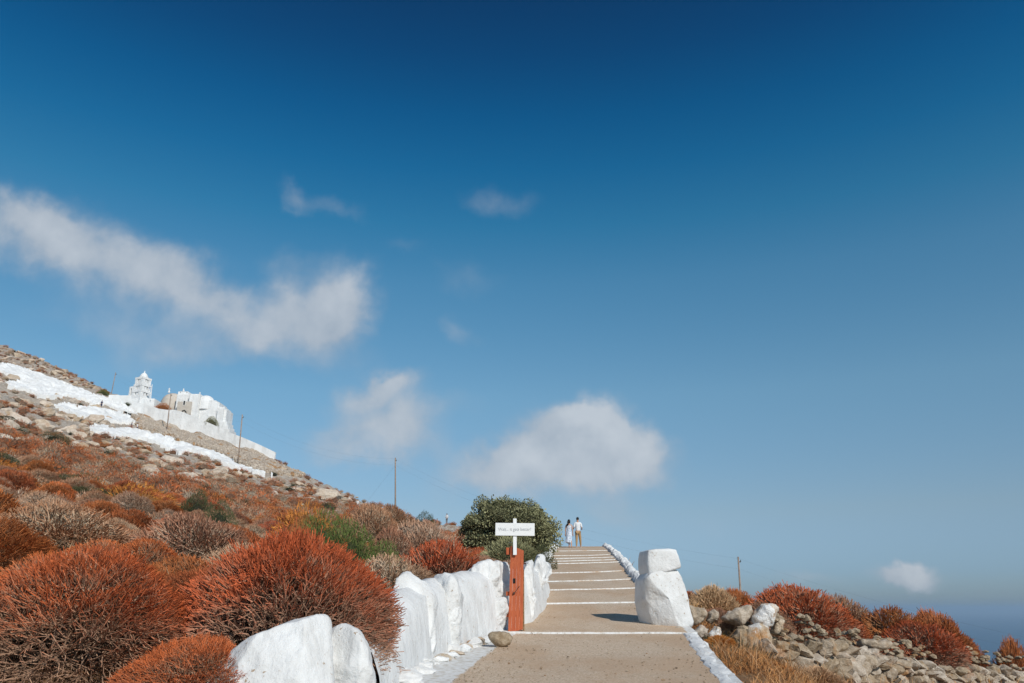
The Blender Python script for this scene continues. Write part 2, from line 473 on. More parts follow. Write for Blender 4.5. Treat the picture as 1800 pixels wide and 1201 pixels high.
# ------------------------------------------------------------------ object helpers
def tag(o, label=None, cat=None, group=None, kind=None):
    if label: o['label'] = label
    if cat: o['category'] = cat
    if group: o['group'] = group
    if kind: o['kind'] = kind
    return o
def link(name, me, mat=None, parent=None, loc=None):
    o = bpy.data.objects.new(name, me)
    COL.objects.link(o)
    if mat is not None and me is not None and not me.materials:
        me.materials.append(mat)
    if parent is not None: o.parent = parent
    if loc is not None: o.location = loc
    return o
def empty(name, loc=(0, 0, 0), rz=0):
    o = bpy.data.objects.new(name, None)
    COL.objects.link(o); o.location = loc; o.rotation_euler = (0, 0, rz); o.empty_display_size = .2
    return o
def np_mesh(name, V, F, smooth=False, attrs=None):
    """V (n,3), F (m,k) with one k"""
    V = np.asarray(V, np.float32); F = np.asarray(F, np.int32)
    me = bpy.data.meshes.new(name)
    me.vertices.add(len(V)); me.vertices.foreach_set('co', V.ravel())
    k = F.shape[1]
    me.loops.add(F.size); me.loops.foreach_set('vertex_index', F.ravel())
    me.polygons.add(len(F))
    me.polygons.foreach_set('loop_start', np.arange(0, F.size, k, dtype=np.int32))
    me.polygons.foreach_set('use_smooth', np.full(len(F), smooth))
    me.update(calc_edges=True)
    for n, a in (attrs or {}).items():
        at = me.attributes.new(n, 'FLOAT', 'POINT'); at.data.foreach_set('value', np.asarray(a, np.float32))
    return me
class MB:
    """collects simple solids into one mesh"""
    def __init__(s): s.v = []; s.f = []
    def add(s, vs, fs):
        n = len(s.v); s.v += [tuple(v) for v in vs]; s.f += [tuple(i + n for i in f) for f in fs]
    def box(s, x0, x1, y0, y1, z0, z1):
        s.add([(x0, y0, z0), (x1, y0, z0), (x1, y1, z0), (x0, y1, z0), (x0, y0, z1), (x1, y0, z1), (x1, y1, z1), (x0, y1, z1)],
              [(0, 3, 2, 1), (4, 5, 6, 7), (0, 1, 5, 4), (1, 2, 6, 5), (2, 3, 7, 6), (3, 0, 4, 7)])
    def tube(s, pts, rad, n=8, cap=True):
        pts = [Vector(p) for p in pts]; base = len(s.v)
        for i, p in enumerate(pts):
            d = (pts[min(i + 1, len(pts) - 1)] - pts[max(i - 1, 0)]).normalized()
            a = d.orthogonal().normalized() if abs(d.z) < .9 else Vector((1, 0, 0)); a = (a - d * a.dot(d)).normalized()
            c = d.cross(a); r = rad[i] if hasattr(rad, '__len__') else rad
            for k in range(n):
                t = 2 * math.pi * k / n
                s.v.append(tuple(p + a * math.cos(t) * r + c * math.sin(t) * r))
        for i in range(len(pts) - 1):
            for k in range(n):
                a0 = base + i * n + k; a1 = base + i * n + (k + 1) % n
                s.f.append((a0, a1, a1 + n, a0 + n))
        if cap:
            s.f.append(tuple(base + k for k in range(n))[::-1])
            s.f.append(tuple(base + (len(pts) - 1) * n + k for k in range(n)))
    def lathe(s, prof, n=24, c=(0, 0, 0), sx=1, sy=1):
        base = len(s.v)
        for r, z in prof:
            for k in range(n):
                t = 2 * math.pi * k / n
                s.v.append((c[0] + r * math.cos(t) * sx, c[1] + r * math.sin(t) * sy, c[2] + z))
        for i in range(len(prof) - 1):
            for k in range(n):
                a0 = base + i * n + k; a1 = base + i * n + (k + 1) % n
                s.f.append((a0, a1, a1 + n, a0 + n))
        s.f.append(tuple(base + k for k in range(n))[::-1]); s.f.append(tuple(base + (len(prof) - 1) * n + k for k in range(n)))
    def build(s, name, mat, parent=None, smooth=False, bevel=0, loc=None):
        me = bpy.data.meshes.new(name); me.from_pydata(s.v, [], s.f)
        if bevel:
            bm = bmesh.new(); bm.from_mesh(me)
            bmesh.ops.bevel(bm, geom=[e for e in bm.edges], offset=bevel, segments=2, affect='EDGES', clamp_overlap=True)
            bm.to_mesh(me); bm.free()
        if smooth: me.polygons.foreach_set('use_smooth', [True] * len(me.polygons))
        me.update()
        return link(name, me, mat, parent, loc)

# ------------------------------------------------------------------ ground sheet, sea
def build_ground():
    ys = np.r_[np.linspace(-40, 3.6, 14), np.exp(np.linspace(math.log(4), math.log(30), 180)), np.exp(np.linspace(math.log(30.3), math.log(899), 200))]
    aa = np.r_[np.linspace(-4, -1.3, 12)[:-1], np.linspace(-1.3, -.72, 30)[:-1], np.linspace(-.72, .72, 340), np.linspace(.72, 1.3, 30)[1:], np.linspace(1.3, 4, 12)[1:]]
    Yg, Ag = np.meshgrid(ys, aa, indexing='ij')
    X = Ag * np.maximum(Yg, 4)
    Z = ground(X, Yg)
    V = np.stack([X, Yg, Z], -1).reshape(-1, 3)
    ny, na = len(ys), len(aa)
    i = np.arange(ny - 1)[:, None] * na + np.arange(na - 1)[None]
    F = np.stack([i, i + 1, i + na + 1, i + na], -1).reshape(-1, 4)
    x, y = V[:, 0], V[:, 1]
    a = x / np.maximum(y, 4)
    rocky = np.clip((y - 45) / 90, 0, .62)
    rocky += .35 * np.exp(-(((a + .58) / .16) ** 2 + ((np.log(np.maximum(y, 1)) - math.log(112)) / .25) ** 2))
    rocky += .28 * np.exp(-(((a + .24) / .16) ** 2 + ((np.log(np.maximum(y, 1)) - math.log(138)) / .12) ** 2))
    rocky += .2 * np.clip((a - .1) * 6, 0, 1) * np.clip((y - 25) / 20, 0, 1)
    me = np_mesh('ground', V, F, True, {'rocky': rocky})
    tag(link('ground', me, M_GROUND), kind='structure')
build_ground()
def build_sea():
    m, nt, b = new_mat('sea_water'); g = NG(nt)
    p = g.pos()
    b.inputs['Base Color'].default_value = (.035, .085, .15, 1); b.inputs['Roughness'].default_value = .35
    b.inputs['Specular IOR Level'].default_value = .5
    g.bump(g.noise(.02, 6, .6, p), 1.0, 12.0, b)
    mb = MB(); S = 150000
    mb.add([(-S, -S, -262), (S, -S, -262), (S, S, -262), (-S, S, -262)], [(0, 1, 2, 3)])
    tag(mb.build('sea', m), kind='structure')
build_sea()

# ------------------------------------------------------------------ stepped path
RISERS = [14.0, 18.6, 21.9, 24.6, 28.0, 33.2, 34.9, 37.0, 39.4, 44.3]
def skew(yc): return np.interp(yc, [14, 18.6, 21.9, 28, 34, 45], [0, .35, .6, 1.2, 1.3, 1.0])
def build_path():
    H = .029
    rows = []
    yc = -30.0
    base = list(np.r_[np.arange(-30, 4, 1.0), np.arange(4, 16, .12), np.arange(16, 62, .2), np.arange(62, 90, 1.5)])
    for r in RISERS: base += [r - .004, r + .002, r + .03, r + .06, r + .10]
    base = np.array(sorted(base))
    S = np.r_[np.linspace(-.22, 1.0, 44), 1.03, 1.06]
    V = []; lime = []
    for yc in base:
        k = skew(yc)
        idx = [i for i, r in enumerate(RISERS) if yc >= r]
        if idx:
            i = idx[-1]; nxt = RISERS[i + 1] if i + 1 < len(RISERS) else RISERS[i] + 7
            f = min((yc - RISERS[i]) / (nxt - RISERS[i]), 1); dz = H * (.5 - f) if nxt - RISERS[i] < 7 else H * .5 * (1 - f)
        else:
            dz = -.5 * H * np.clip((yc - 8) / 6, 0, 1)
        s_ = np.clip(S, 0, 1)
        y = yc + k * s_ ** 1.6
        xl, xr = path_xl(y), path_xr(y)
        x = xl + (xr - xl) * S
        z = path_z(y) + dz - .05 * np.clip(-S, 0, 1) - .02 * np.clip(S - 1, 0, 1) + .012 * fbm(x * 1.3, y * 1.3, 3, 3)
        V.append(np.stack([x, y, z], 1))
        wdt = xr - xl
        eL = -(x - xl) / .5      # >0 left of the sand edge
        eR = (x - xr) / .5
        e = np.maximum(eL, eR)
        # lime brushed along each riser
        if idx:
            dd = yc - RISERS[idx[-1]]
            e = np.maximum(e, (.015 + .03 * fbm(x * 2, x * 0 + yc * .01, 31, 2) - dd) / .10 if dd >= 0 else -1)
        dn = min([r - yc for r in RISERS if r > yc] + [9])
        if dn < .02: e = np.maximum(e, .16 + .45 * fbm(x * 1.4, y * .3, 37, 3))
        lime.append(e)
    V = np.array(V); ny, nx = V.shape[:2]
    i = np.arange(ny - 1)[:, None] * nx + np.arange(nx - 1)[None]
    F = np.stack([i, i + 1, i + nx + 1, i + nx], -1).reshape(-1, 4)
    me = np_mesh('path', V.reshape(-1, 3), F, False, {'lime': np.clip(np.array(lime).ravel(), -1, 1)})
    tag(link('path', me, M_PATH), kind='structure')
build_path()

def kerb(name, ys, xfun, w0, h0, seed, wfun=None, drop=.12):
    """irregular whitewashed rubble edge along the path"""
    V = []; nc = 10
    for y in ys:
        w = w0 * (1 + .25 * vnoise(y * 1.7, seed, seed) + .5 * vnoise(y * 6, seed, seed + 2)) * (wfun(y) if wfun else 1)
        h = h0 * (1 + .5 * vnoise(y * .9, seed + 9, seed) + .35 * vnoise(y * 3, 3, seed + 5))
        x0 = float(xfun(y)); zb = float(path_z(y))
        for k in range(nc):
            t = k / (nc - 1)
            pr = math.sin(math.pi * t) ** .3 if 0 < t < 1 else 0
            V.append((x0 + w * (t - .1) + w * .25 * vnoise(y * 6, t * 5, seed + 3), y + .04 * vnoise(y * 3, t * 4, seed + 8), zb - drop * (.4 if t < .5 else 2.2) * (1 - pr) + h * pr * (1 + 1.3 * vnoise(y * 5, t * 3, seed + 4))))
    V = np.array(V); ny = len(ys)
    i = np.arange(ny - 1)[:, None] * nc + np.arange(nc - 1)[None]
    F = np.stack([i, i + 1, i + nc + 1, i + nc], -1).reshape(-1, 4)
    return tag(link(name, np_mesh(name, V, F, False), M_WHITE), kind='structure')
kerb('path_kerb', np.r_[np.arange(2, 14.0, .08)], lambda y: path_xr(y) - .05, .25, .012, 3, None, .05)
kerb('path_kerb', np.arange(15.5, 54, .11), lambda y: path_xr(y) + .03, .36, .13, 5, lambda y: np.interp(y, [15, 25, 53], [1, 1, 1.2]))
kerb('path_kerb', np.arange(20.5, 54, .11), lambda y: path_xl(y) - .42, .42, .14, 7)

# ------------------------------------------------------------------ rocks
def outline_rock(name, px, Y, thick, mat, e=3.0, seed=0, rough=.03, parent=None, nu=84, nv=30, yaw=0.0, fr=3.0, smooth=True, facet=0):
    """a boulder: surveyed front outline, real thickness, displaced surface"""
    w = [P(u, v, Y) for u, v in px]
    A = np.array([(q.x, q.z) for q in w])
    c = (A.min(0) + A.max(0)) / 2
    th = np.linspace(0, 2 * math.pi, nu, endpoint=False)
    Rr = []
    for t in th:
        d = np.array([math.cos(t), math.sin(t)]); best = 0
        for i in range(len(A)):
            p, q = A[i] - c, A[(i + 1) % len(A)] - c
            s = q - p; den = d[0] * s[1] - d[1] * s[0]
            if abs(den) < 1e-9: continue
            r = (p[0] * s[1] - p[1] * s[0]) / den
            k = (p[0] * d[1] - p[1] * d[0]) / den
            if r > 0 and -1e-6 <= k <= 1 + 1e-6: best = max(best, r)
        Rr.append(best or .1)
    Rr = np.array(Rr)
    Rr = Rr * .6 + (np.roll(Rr, 1) + np.roll(Rr, -1)) * .2
    V = []
    ph = np.linspace(-math.pi / 2, math.pi / 2, nv)
    for f in ph:
        cs = abs(math.cos(f)) ** (2 / e); sn = math.copysign(abs(math.sin(f)) ** (2 / e), f)
        for t, r in zip(th, Rr):
            V.append((c[0] + r * cs * math.cos(t), sn * thick / 2, c[1] + r * cs * math.sin(t)))
    F = []
    for i in range(nv - 1):
        for k in range(nu):
            F.append((i * nu + k, i * nu + (k + 1) % nu, (i + 1) * nu + (k + 1) % nu, (i + 1) * nu + k))
    me = bpy.data.meshes.new(name); me.from_pydata(V, [], F)
    bm = bmesh.new(); bm.from_mesh(me)
    bmesh.ops.remove_doubles(bm, verts=bm.verts, dist=1e-4)
    bmesh.ops.recalc_face_normals(bm, faces=bm.faces)
    bm.normal_update()
    off = Vector((seed * 3.7, seed * 1.3, 0))
    rc = random.Random(seed + 100); rx = (A[:, 0].max() - A[:, 0].min()) / 2; rz = (A[:, 1].max() - A[:, 1].min()) / 2
    if facet:
        pls = [(Vector((rc.uniform(-1, 1), -rc.uniform(.25, 1.3), rc.uniform(-.8, .9))).normalized(), rc.uniform(.70, .92)) for _ in range(facet)]
        for v in bm.verts:
            q = Vector(((v.co.x - c[0]) / rx, v.co.y / (thick / 2), (v.co.z - c[1]) / rz))
            for n_, d_ in pls:
                k_ = q.dot(n_)
                if k_ > d_: q = q - n_ * (k_ - d_) * .9
            v.co = Vector((c[0] + q.x * rx, q.y * thick / 2, c[1] + q.z * rz))
        bm.normal_update()
    for v in bm.verts:
        q = v.co
        n1 = noise.fractal(q * fr + off, 1.0, 2.0, 4)
        n2 = noise.fractal(q * fr * 4 + off, 1.0, 2.0, 3)
        n3 = abs(noise.noise(Vector((q.x * fr * 1.6, q.y * fr, q.z * fr * .5)) + off))
        v.co = q + v.normal * (rough * (n1 * 1.0 + n2 * .3 - n3 * 1.2))
    cc = Vector((c[0], Y, c[1]))
    bm.to_mesh(me); bm.free()
    for v in me.vertices: v.co = v.co - Vector((c[0], 0, c[1]))
    me.polygons.foreach_set('use_smooth', [smooth] * len(me.polygons))
    me.update()
    o = link(name, me, mat, parent)
    base = parent.location if parent else Vector((0, 0, 0))
    o.location = cc + Vector((0, thick * .42, 0)) - base
    o.rotation_euler = (0, 0, yaw)
    return o

def rock_mesh(name, seed, sub=2, cuts=9, flat=.8):
    bm = bmesh.new()
    bmesh.ops.create_icosphere(bm, subdivisions=sub, radius=1.0)
    r = random.Random(seed)
    pl = [(Vector((r.gauss(0, 1), r.gauss(0, 1), r.gauss(0, 1))).normalized(), r.uniform(.52, .80)) for _ in range(cuts)]
    off = Vector((seed * 2.1, seed * 5.3, seed))
    for v in bm.verts:
        q = v.co.copy()
        for n, d in pl:
            k = q.dot(n)
            if k > d: q -= n * (k - d)
        q *= 1 + .16 * noise.fractal(q * 1.8 + off, 1, 2, 3)
        q.z *= flat
        v.co = q
    me = bpy.data.meshes.new(name); bm.to_mesh(me); bm.free()
    return me
ROCKS = [rock_mesh('stone', 10 + i, 3, 15) for i in range(8)]
for r_ in ROCKS: r_.materials.append(M_ROCK)
ROCKS_FAR = [rock_mesh('outcrop', 40 + i, 3, 8, .7) for i in range(6)]
for r_ in ROCKS_FAR: r_.materials.append(M_ROCK_FAR)

# gate pillar: two whitewashed stones one on the other
def build_pillar():
    q = P(1168, 1108, 15.0)
    root = empty('gate_pillar', (q.x, q.y, q.z))
    tag(root, 'squat whitewashed stone pillar of two stacked blocks at right side of the path', 'pillar')
    outline_rock('lower_block', [(1123, 1018), (1133, 1006), (1150, 1003), (1175, 997), (1190, 995), (1195, 1003), (1201, 1030), (1206, 1065), (1210, 1090), (1209, 1104), (1196, 1107), (1160, 1109), (1133, 1108), (1127, 1090), (1122, 1055)],
                 14.75, .78, M_WHITE, e=12, seed=2, rough=.024, parent=root, yaw=.13, fr=2.6, facet=2)
    outline_rock('upper_block', [(1126, 973), (1128, 966), (1145, 965), (1165, 964), (1181, 965), (1186, 980), (1191, 999), (1180, 1003), (1150, 1010), (1128, 1010), (1125, 990)],
                 14.85, .62, M_WHITE, e=9, seed=5, rough=.014, parent=root, yaw=.16, fr=2.4)
    for c_ in root.children: c_.location.x += .06
    s = link('chock_stone', ROCKS[2], None, root, P(1195, 1106, 14.55) - root.location); s.scale = (.12, .1, .06)
build_pillar()

# whitewashed wall along the left of the path
WALL = [
    ([(640, 1260), (636, 1170), (650, 1125), (672, 1092), (690, 1100), (700, 1150), (705, 1260)], 8.6, .5, 'stone'),
    ([(683, 1040), (690, 1018), (700, 1004), (711, 999), (720, 1003), (730, 1014), (745, 1017), (757, 1026), (764, 1045), (768, 1080), (765, 1130), (756, 1180), (750, 1250), (690, 1250), (680, 1150), (678, 1080)], 10.3, .55, 'stone'),
    ([(752, 1040), (758, 1018), (768, 1009), (782, 1006), (796, 1008), (805, 1020), (812, 1050), (815, 1100), (812, 1140), (800, 1172), (765, 1185), (752, 1130)], 11.5, .5, 'stone'),
    ([(788, 1040), (806, 1018), (828, 996), (845, 985), (862, 981), (880, 982), (897, 984), (908, 1000), (906, 1040), (880, 1052), (850, 1058), (820, 1070), (786, 1070)], 14.0, .5, 'stone'),
    ([(790, 1064), (820, 1056), (860, 1052), (886, 1048), (894, 1070), (896, 1110), (884, 1126), (850, 1136), (815, 1150), (786, 1150), (786, 1070)], 13.9, .55, 'stone'),
    ([(915, 1010), (920, 992), (930, 984), (940, 982), (944, 1000), (943, 1050), (936, 1085), (928, 1108), (915, 1112)], 15.4, .5, 'stone'),
    ([(936, 1000), (941, 980), (949, 973), (957, 971), (963, 976), (965, 1000), (960, 1022), (950, 1052), (938, 1076), (934, 1050)], 17.5, .6, 'stone'),
    ([(951, 1000), (953, 990), (960, 985), (966, 988), (968, 1003), (962, 1020), (950, 1038), (946, 1020)], 20.5, .6, 'stone'),
]
def build_wall():
    root = empty('whitewashed_wall', tuple(P(800, 1130, 11)))
    tag(root, 'low whitewashed rubble wall along the left edge of the path', 'wall')
    for i, (px, Y, t, n) in enumerate(WALL):
        outline_rock(n, px, Y, t, M_WHITE, e=6, seed=20 + i, rough=.05, parent=root, yaw=.14 if Y < 13 or Y > 15 else .30, fr=3.0, facet=5, nu=96, nv=38)
    # rubble ledge at the foot of the wall
    r = random.Random(5)
    for k in range(26):
        Y = 8.6 + k * .2 + r.uniform(-.05, .05)
        u = np.interp(Y, [8.6, 10.5, 12.5, 14], [700, 762, 835, 888])
        x = P(u, 1100, Y).x + r.uniform(.0, .12)
        o = link('ledge_stone', ROCKS[k % 8].copy() if k < 8 else bpy.data.meshes['ledge_%d' % (k % 8)], None, root)
        if k >= 8 and k % 3 == 1: o.material_slots[0].link = 'OBJECT'; o.material_slots[0].material = M_ROCK_LIME
        if k < 8:
            o.data.name = 'ledge_%d' % k; o.data.materials.clear(); o.data.materials.append(M_WHITE)
        o.location = Vector((x, Y, float(path_z(Y)) - .02 + r.uniform(0, .04))) - root.location
        s = r.uniform(.12, .22); o.scale = (s, s * 1.0, s * r.uniform(.4, .7)); o.rotation_euler = (r.uniform(-.2, .2), r.uniform(-.2, .2), r.uniform(0, 6))
    # mortar mass behind the face stones
    V = []; ys = np.arange(7.6, 22, .25); nc = 7
    for y in ys:
        u = np.interp(y, [6, 8.6, 10.5, 12.5, 14, 15.4, 17.5, 20.5, 22], [560, 660, 722, 790, 846, 908, 933, 945, 950])
        x = P(u, 1100, y).x - .02; zb = float(path_z(y)) - .2
        h = np.interp(y, [6, 8.6, 10, 13, 15, 18, 22], [.5, .5, .88, 1.05, 1.0, .9, .3]) * .94
        for (dx, dz) in ((.34, 0), (.27, .4 * h), (.2, .85 * h), (0, h), (-.2, h * .96), (-.34, .5 * h), (-.36, -.2)):
            V.append((x + dx + .04 * vnoise(y * 3, dz * 5, 3), y, zb + dz + .2 + .06 * vnoise(y * 2.5, dx * 5, 6) if dz > 0 else zb))
    i = np.arange(len(ys) - 1)[:, None] * nc + np.arange(nc - 1)[None]
    F = np.stack([i, i + 1, i + nc + 1, i + nc], -1).reshape(-1, 4)
    o = link('core', np_mesh('core', np.array(V) - np.array(root.location), F, True), M_WHITE, root)
build_wall()
o = outline_rock('whitewashed_boulder', [(320, 1290), (335, 1212), (358, 1172), (382, 1145), (420, 1118), (465, 1099), (510, 1088), (540, 1080), (556, 1082), (562, 1096), (564, 1130), (562, 1180), (565, 1290)], 6.4, .8, M_WHITE, e=3.2, seed=3, rough=.03, yaw=.25, fr=1.8, nu=140, nv=50, facet=5)
tag(o, 'large rounded whitewashed boulder with a ridge, nearest to the viewer at the bottom edge', 'boulder')
o = outline_rock('whitewashed_boulder', [(548, 1290), (552, 1150), (560, 1115), (575, 1100), (598, 1097), (620, 1110), (638, 1135), (652, 1180), (672, 1290)], 6.9, .55, M_WHITE, e=3.0, seed=8, rough=.025, yaw=.2, fr=2.4, facet=4)
tag(o, 'smaller whitewashed boulder half under the red bush, right of the large boulder', 'boulder')
o = outline_rock('loose_stone', [(855, 1118), (862, 1111), (880, 1110), (896, 1113), (903, 1122), (899, 1133), (888, 1140), (878, 1139), (864, 1131)], 11.95, .28, M_ROCK, e=2.4, seed=12, rough=.02, fr=6, nu=40, nv=18)
tag(o, 'loose unpainted beige stone lying on the path at the foot of the red board', 'stone')

# red gate board and sign
def build_gate():
    m, nt, b = new_mat('red_paint_wood'); g = NG(nt)
    p = g.obj()
    grain = g.noise(14, 8, .7, p, stretch=(5, 5, .35)); wear = g.noise(9, 8, .75, p, stretch=(3, 3, .5))
    col = g.mix(g.step(grain, .38, .62), (.38, .085, .035), (.50, .13, .05))
    col = g.mix(g.step(wear, .66, .74), col, (.30, .085, .04))
    col = g.mix(g.step(grain, .66, .72), col, (.12, .04, .02))
    g.L.new(col, b.inputs['Base Color']); b.inputs['Roughness'].default_value = .7
    g.bump(grain, .8, .01, b)
    m2 = flat_mat('rusty_iron', (.09, .05, .035), .6, .4, 60)
    m3 = flat_mat('grey_weathered_wood', (.30, .18, .09), .85, .4, 30)
    bl = P(893, 1113, 14.05)
    root = empty('gate_board', tuple(bl))
    tag(root, 'weathered red wooden gate board standing upright against the wall, carrying the white sign', 'gate')
    H = P(893, 960, 14.05).z - bl.z; W = P(919, 1100, 14.05).x - bl.x
    xs = [0, .22, .5, .75, 1.0]
    for i in range(4):
        x0 = W * xs[i] + .0008; x1 = W * xs[i + 1] - .0008
        zt = H * (1.0 - .055 * (xs[i] ** 1.3)); zt2 = H * (1.0 - .055 * (xs[i + 1] ** 1.3)); zb = .06 * xs[i]; dy = .004 * (i % 2)
        ln = .045
        mb = MB()
        mb.add([(x0, dy, zb), (x1, dy, zb + .01), (x1, dy + .04, zb + .01), (x0, dy + .04, zb), (x0 + ln - .006 * i, dy, zt), (x1 + ln - .006 * (i + 1), dy, zt2), (x1 + ln - .006 * (i + 1), dy + .04, zt2), (x0 + ln - .006 * i, dy + .04, zt)],
               [(0, 3, 2, 1), (4, 5, 6, 7), (0, 1, 5, 4), (1, 2, 6, 5), (2, 3, 7, 6), (3, 0, 4, 7)])
        mb.build('plank', m, root)
    for bx in ((-.035, .05, .9 * H, .985 * H), (-.05, W * .9, .18 * H, .25 * H), (-.035, W * .9, .42 * H, .47 * H)):
        mb = MB(); mb.box(bx[0], bx[1], .05, .10, bx[2], bx[3]); mb.build('back_rail', m, root, bevel=.004)
    mb = MB(); mb.box(W + .002, W + .028, .03, .10, .02, .72 * H)
    mb.build('stile', m3, root, bevel=.003)
    mb = MB(); mb.box(.085, .125, -.006, .004, .565 * H, .62 * H)
    mb.build('keyhole', flat_mat('hole_black', (.012, .01, .01)), root)
    mb = MB(); mb.tube([(.09, -.02, .46 * H), (.105, -.03, .45 * H), (.19, -.02, .53 * H)], .008, 6)
    mb.tube([(.10, -.0, .44 * H), (.10, -.035, .455 * H)], .015, 6)
    mb.build('latch', m2, root)
    mb = MB(); mb.tube([(W - .01, .03, .79 * H), (W + .06, .03, .795 * H)], .012, 6)
    mb.build('hinge_pin', m2, root)
    # sign
    ws = flat_mat('sign_white', (.80, .80, .79), .6, .03, 8)
    q = P(905, 960, 14.0)
    s = empty('sign', (q.x, q.y, q.z))
    tag(s, 'small white sign on a thin post above the red gate board, lettered in pale grey', 'sign')
    k = 14.0 / 1520
    mb = MB(); mb.box(-3.2 * k, 3.4 * k, .0, .025, -16 * k, 50 * k); mb.build('post', ws, s, bevel=.002)
    mb = MB(); mb.box(-36.5 * k, 36.5 * k, -.02, -.001, 18.5 * k, 41.5 * k); o = mb.build('board', ws, s, bevel=.002); o.rotation_euler = (0, R(.6), 0)
    try:
        cu = bpy.data.curves.new('lettering', 'FONT'); cu.body = 'Wait... it gets better!'
        cu.size = .1; cu.space_word = .9; cu.align_x = 'CENTER'; cu.align_y = 'CENTER'; cu.extrude = .0006; cu.offset = .0
        to = bpy.data.objects.new('t', cu); COL.objects.link(to)
        dg = bpy.context.evaluated_depsgraph_get(); me = bpy.data.meshes.new_from_object(to.evaluated_get(dg))
        bpy.data.objects.remove(to)
        xs = [v.co.x for v in me.vertices]; wd = max(xs) - min(xs)
        f = 61 * k / wd
        for v in me.vertices: v.co.x *= f; v.co.y *= f * 1.15
        me.name = 'lettering'; me.materials.clear()
        o = link('lettering', me, flat_mat('pale_grey_print', (.40, .41, .43), .7, .05), s, (0, -.0225, 30 * k)); o.rotation_euler = (R(90), 0, 0)
    except Exception as ex:
        print('text', ex)
build_gate()

# ------------------------------------------------------------------ dry stone wall on the right
WLP = [(4.2, 14.6), (4.9, 15.0), (5.9, 15.9), (7.0, 17.0), (8.3, 18.4), (9.6, 20.0), (11.4, 21.6), (13.2, 23.0), (15.5, 24.6), (18, 26.0)]
def build_drystone():
    pts = [Vector((x, y, 0)) for x, y in WLP]
    tops = {14.6: (1222, 1066), 15.0: (1262, 1072), 15.9: (1372, 1072), 17.0: (1470, 1092), 18.4: (1560, 1108), 20.0: (1630, 1118), 21.6: (1700, 1129), 23.0: (1770, 1135), 24.6: (1800, 1152), 26.0: (1900, 1165)}
    yy = sorted(tops); tz = [P(tops[y][0], tops[y][1], y).z for y in yy]
    root = empty('dry_stone_wall', (7, 17, -1.2))
    tag(root, 'tumbledown dry stone wall of pale limestone running away to the right below the bushes', 'wall')
    r = random.Random(3)
    L = [0]
    for a, b in zip(pts, pts[1:]): L.append(L[-1] + (b - a).length)
    def at(s):
        i = max(j for j in range(len(L)) if L[j] <= s + 1e-6); i = min(i, len(L) - 2)
        f = (s - L[i]) / (L[i + 1] - L[i]); p = pts[i].lerp(pts[i + 1], f)
        d = (pts[i + 1] - pts[i]).normalized(); return p, Vector((d.y, -d.x, 0)), math.atan2(d.y, d.x)
    n = 0
    core = []
    s = .0
    course = 0
    hh = 1.35
    z = -.12
    while z < hh:
        s = r.uniform(0, .2)
        ch = r.uniform(.15, .25)
        while s < L[-1]:
            w = r.uniform(.20, .40) * np.interp(s, [0, 5, 12], [1.15, 1.0, .92])
            if r.random() < .2: w *= 1.3
            p, nr, ang = at(min(s + w / 2, L[-1] - .01))
            zt = float(np.interp(p.y, yy, tz)) + .10 * vnoise(s * 1.1, 5, 4) * 2
            zb = zt - hh
            if zb + z < zt - .06 and n < 298:
                o = link('stone', r.choice(ROCKS), None, root); n += 1
                o.location = p + nr * r.uniform(-.02, .12) + Vector((0, 0, zb + z + ch / 2)) - root.location
                o.rotation_euler = (r.uniform(-.35, .35) + (math.pi if r.random() < .5 else 0), r.uniform(-.5, .5), ang + r.uniform(-.6, .6))
                o.scale = (w * .60, r.uniform(.20, .32), ch * r.uniform(.80, 1.15)); o.location += nr * r.uniform(-.06, .10)
            s += w * .93
        z += ch * .92
    # inner fill: smaller rubble joined (cannot be told apart)
    V0 = []; F0 = []; nb = 0
    src = rock_mesh('tmp', 77, 1, 6); sv = np.array([v.co[:] for v in src.vertices]); sf = np.array([p.vertices[:] for p in src.polygons])
    for k in range(420):
        s = r.uniform(0, L[-1] - .02); p, nr, ang = at(s)
        zt = float(np.interp(p.y, yy, tz)); h = r.uniform(.0, 1.05)
        c = np.array(p - nr * r.uniform(.28, .6) + Vector((0, 0, zt - .1 - h)))
        a = r.uniform(0, 6); sc = np.array([r.uniform(.08, .17), r.uniform(.08, .15), r.uniform(.05, .10)])
        v = sv * sc; v = np.stack([v[:, 0] * math.cos(a) - v[:, 1] * math.sin(a), v[:, 0] * math.sin(a) + v[:, 1] * math.cos(a), v[:, 2]], 1) + c
        V0.append(v); F0.append(sf + nb); nb += len(sv)
    o = link('rubble_fill', np_mesh('rubble_fill', np.concatenate(V0) - np.array(root.location), np.concatenate(F0)), M_ROCK, root)
    o['kind'] = 'stuff'
    # the big singular stones near the pillar
    def big(px, Y, t, mat, lab, seed, e=2.6, rough=.045):
        o = outline_rock('stone', px, Y, t, mat, e=e, seed=seed, rough=rough, parent=root, fr=4, nu=56, nv=20, smooth=True)
        if lab: o['label'] = lab
    big([(1270, 1083), (1285, 1074), (1310, 1064), (1322, 1062), (1330, 1074), (1325, 1088), (1304, 1102), (1285, 1098), (1272, 1090)], 14.9, .4, M_ROCK, 'wide flat grey slab on top', 31)
    big([(1325, 1085), (1332, 1072), (1345, 1064), (1362, 1061), (1375, 1064), (1374, 1074), (1365, 1084), (1362, 1100), (1350, 1104), (1334, 1100), (1326, 1094)], 14.8, .45, M_ROCK_LIME, 'lime-splashed upright stone', 32)
    big([(1312, 1118), (1318, 1102), (1335, 1094), (1358, 1098), (1363, 1120), (1364, 1150), (1355, 1168), (1330, 1165), (1312, 1150)], 14.7, .5, M_ROCK_LIME, 'large whitish boulder stained orange', 33)
    big([(1290, 1120), (1300, 1108), (1316, 1106), (1318, 1130), (1312, 1150), (1295, 1145)], 14.6, .4, M_ROCK, None, 34)
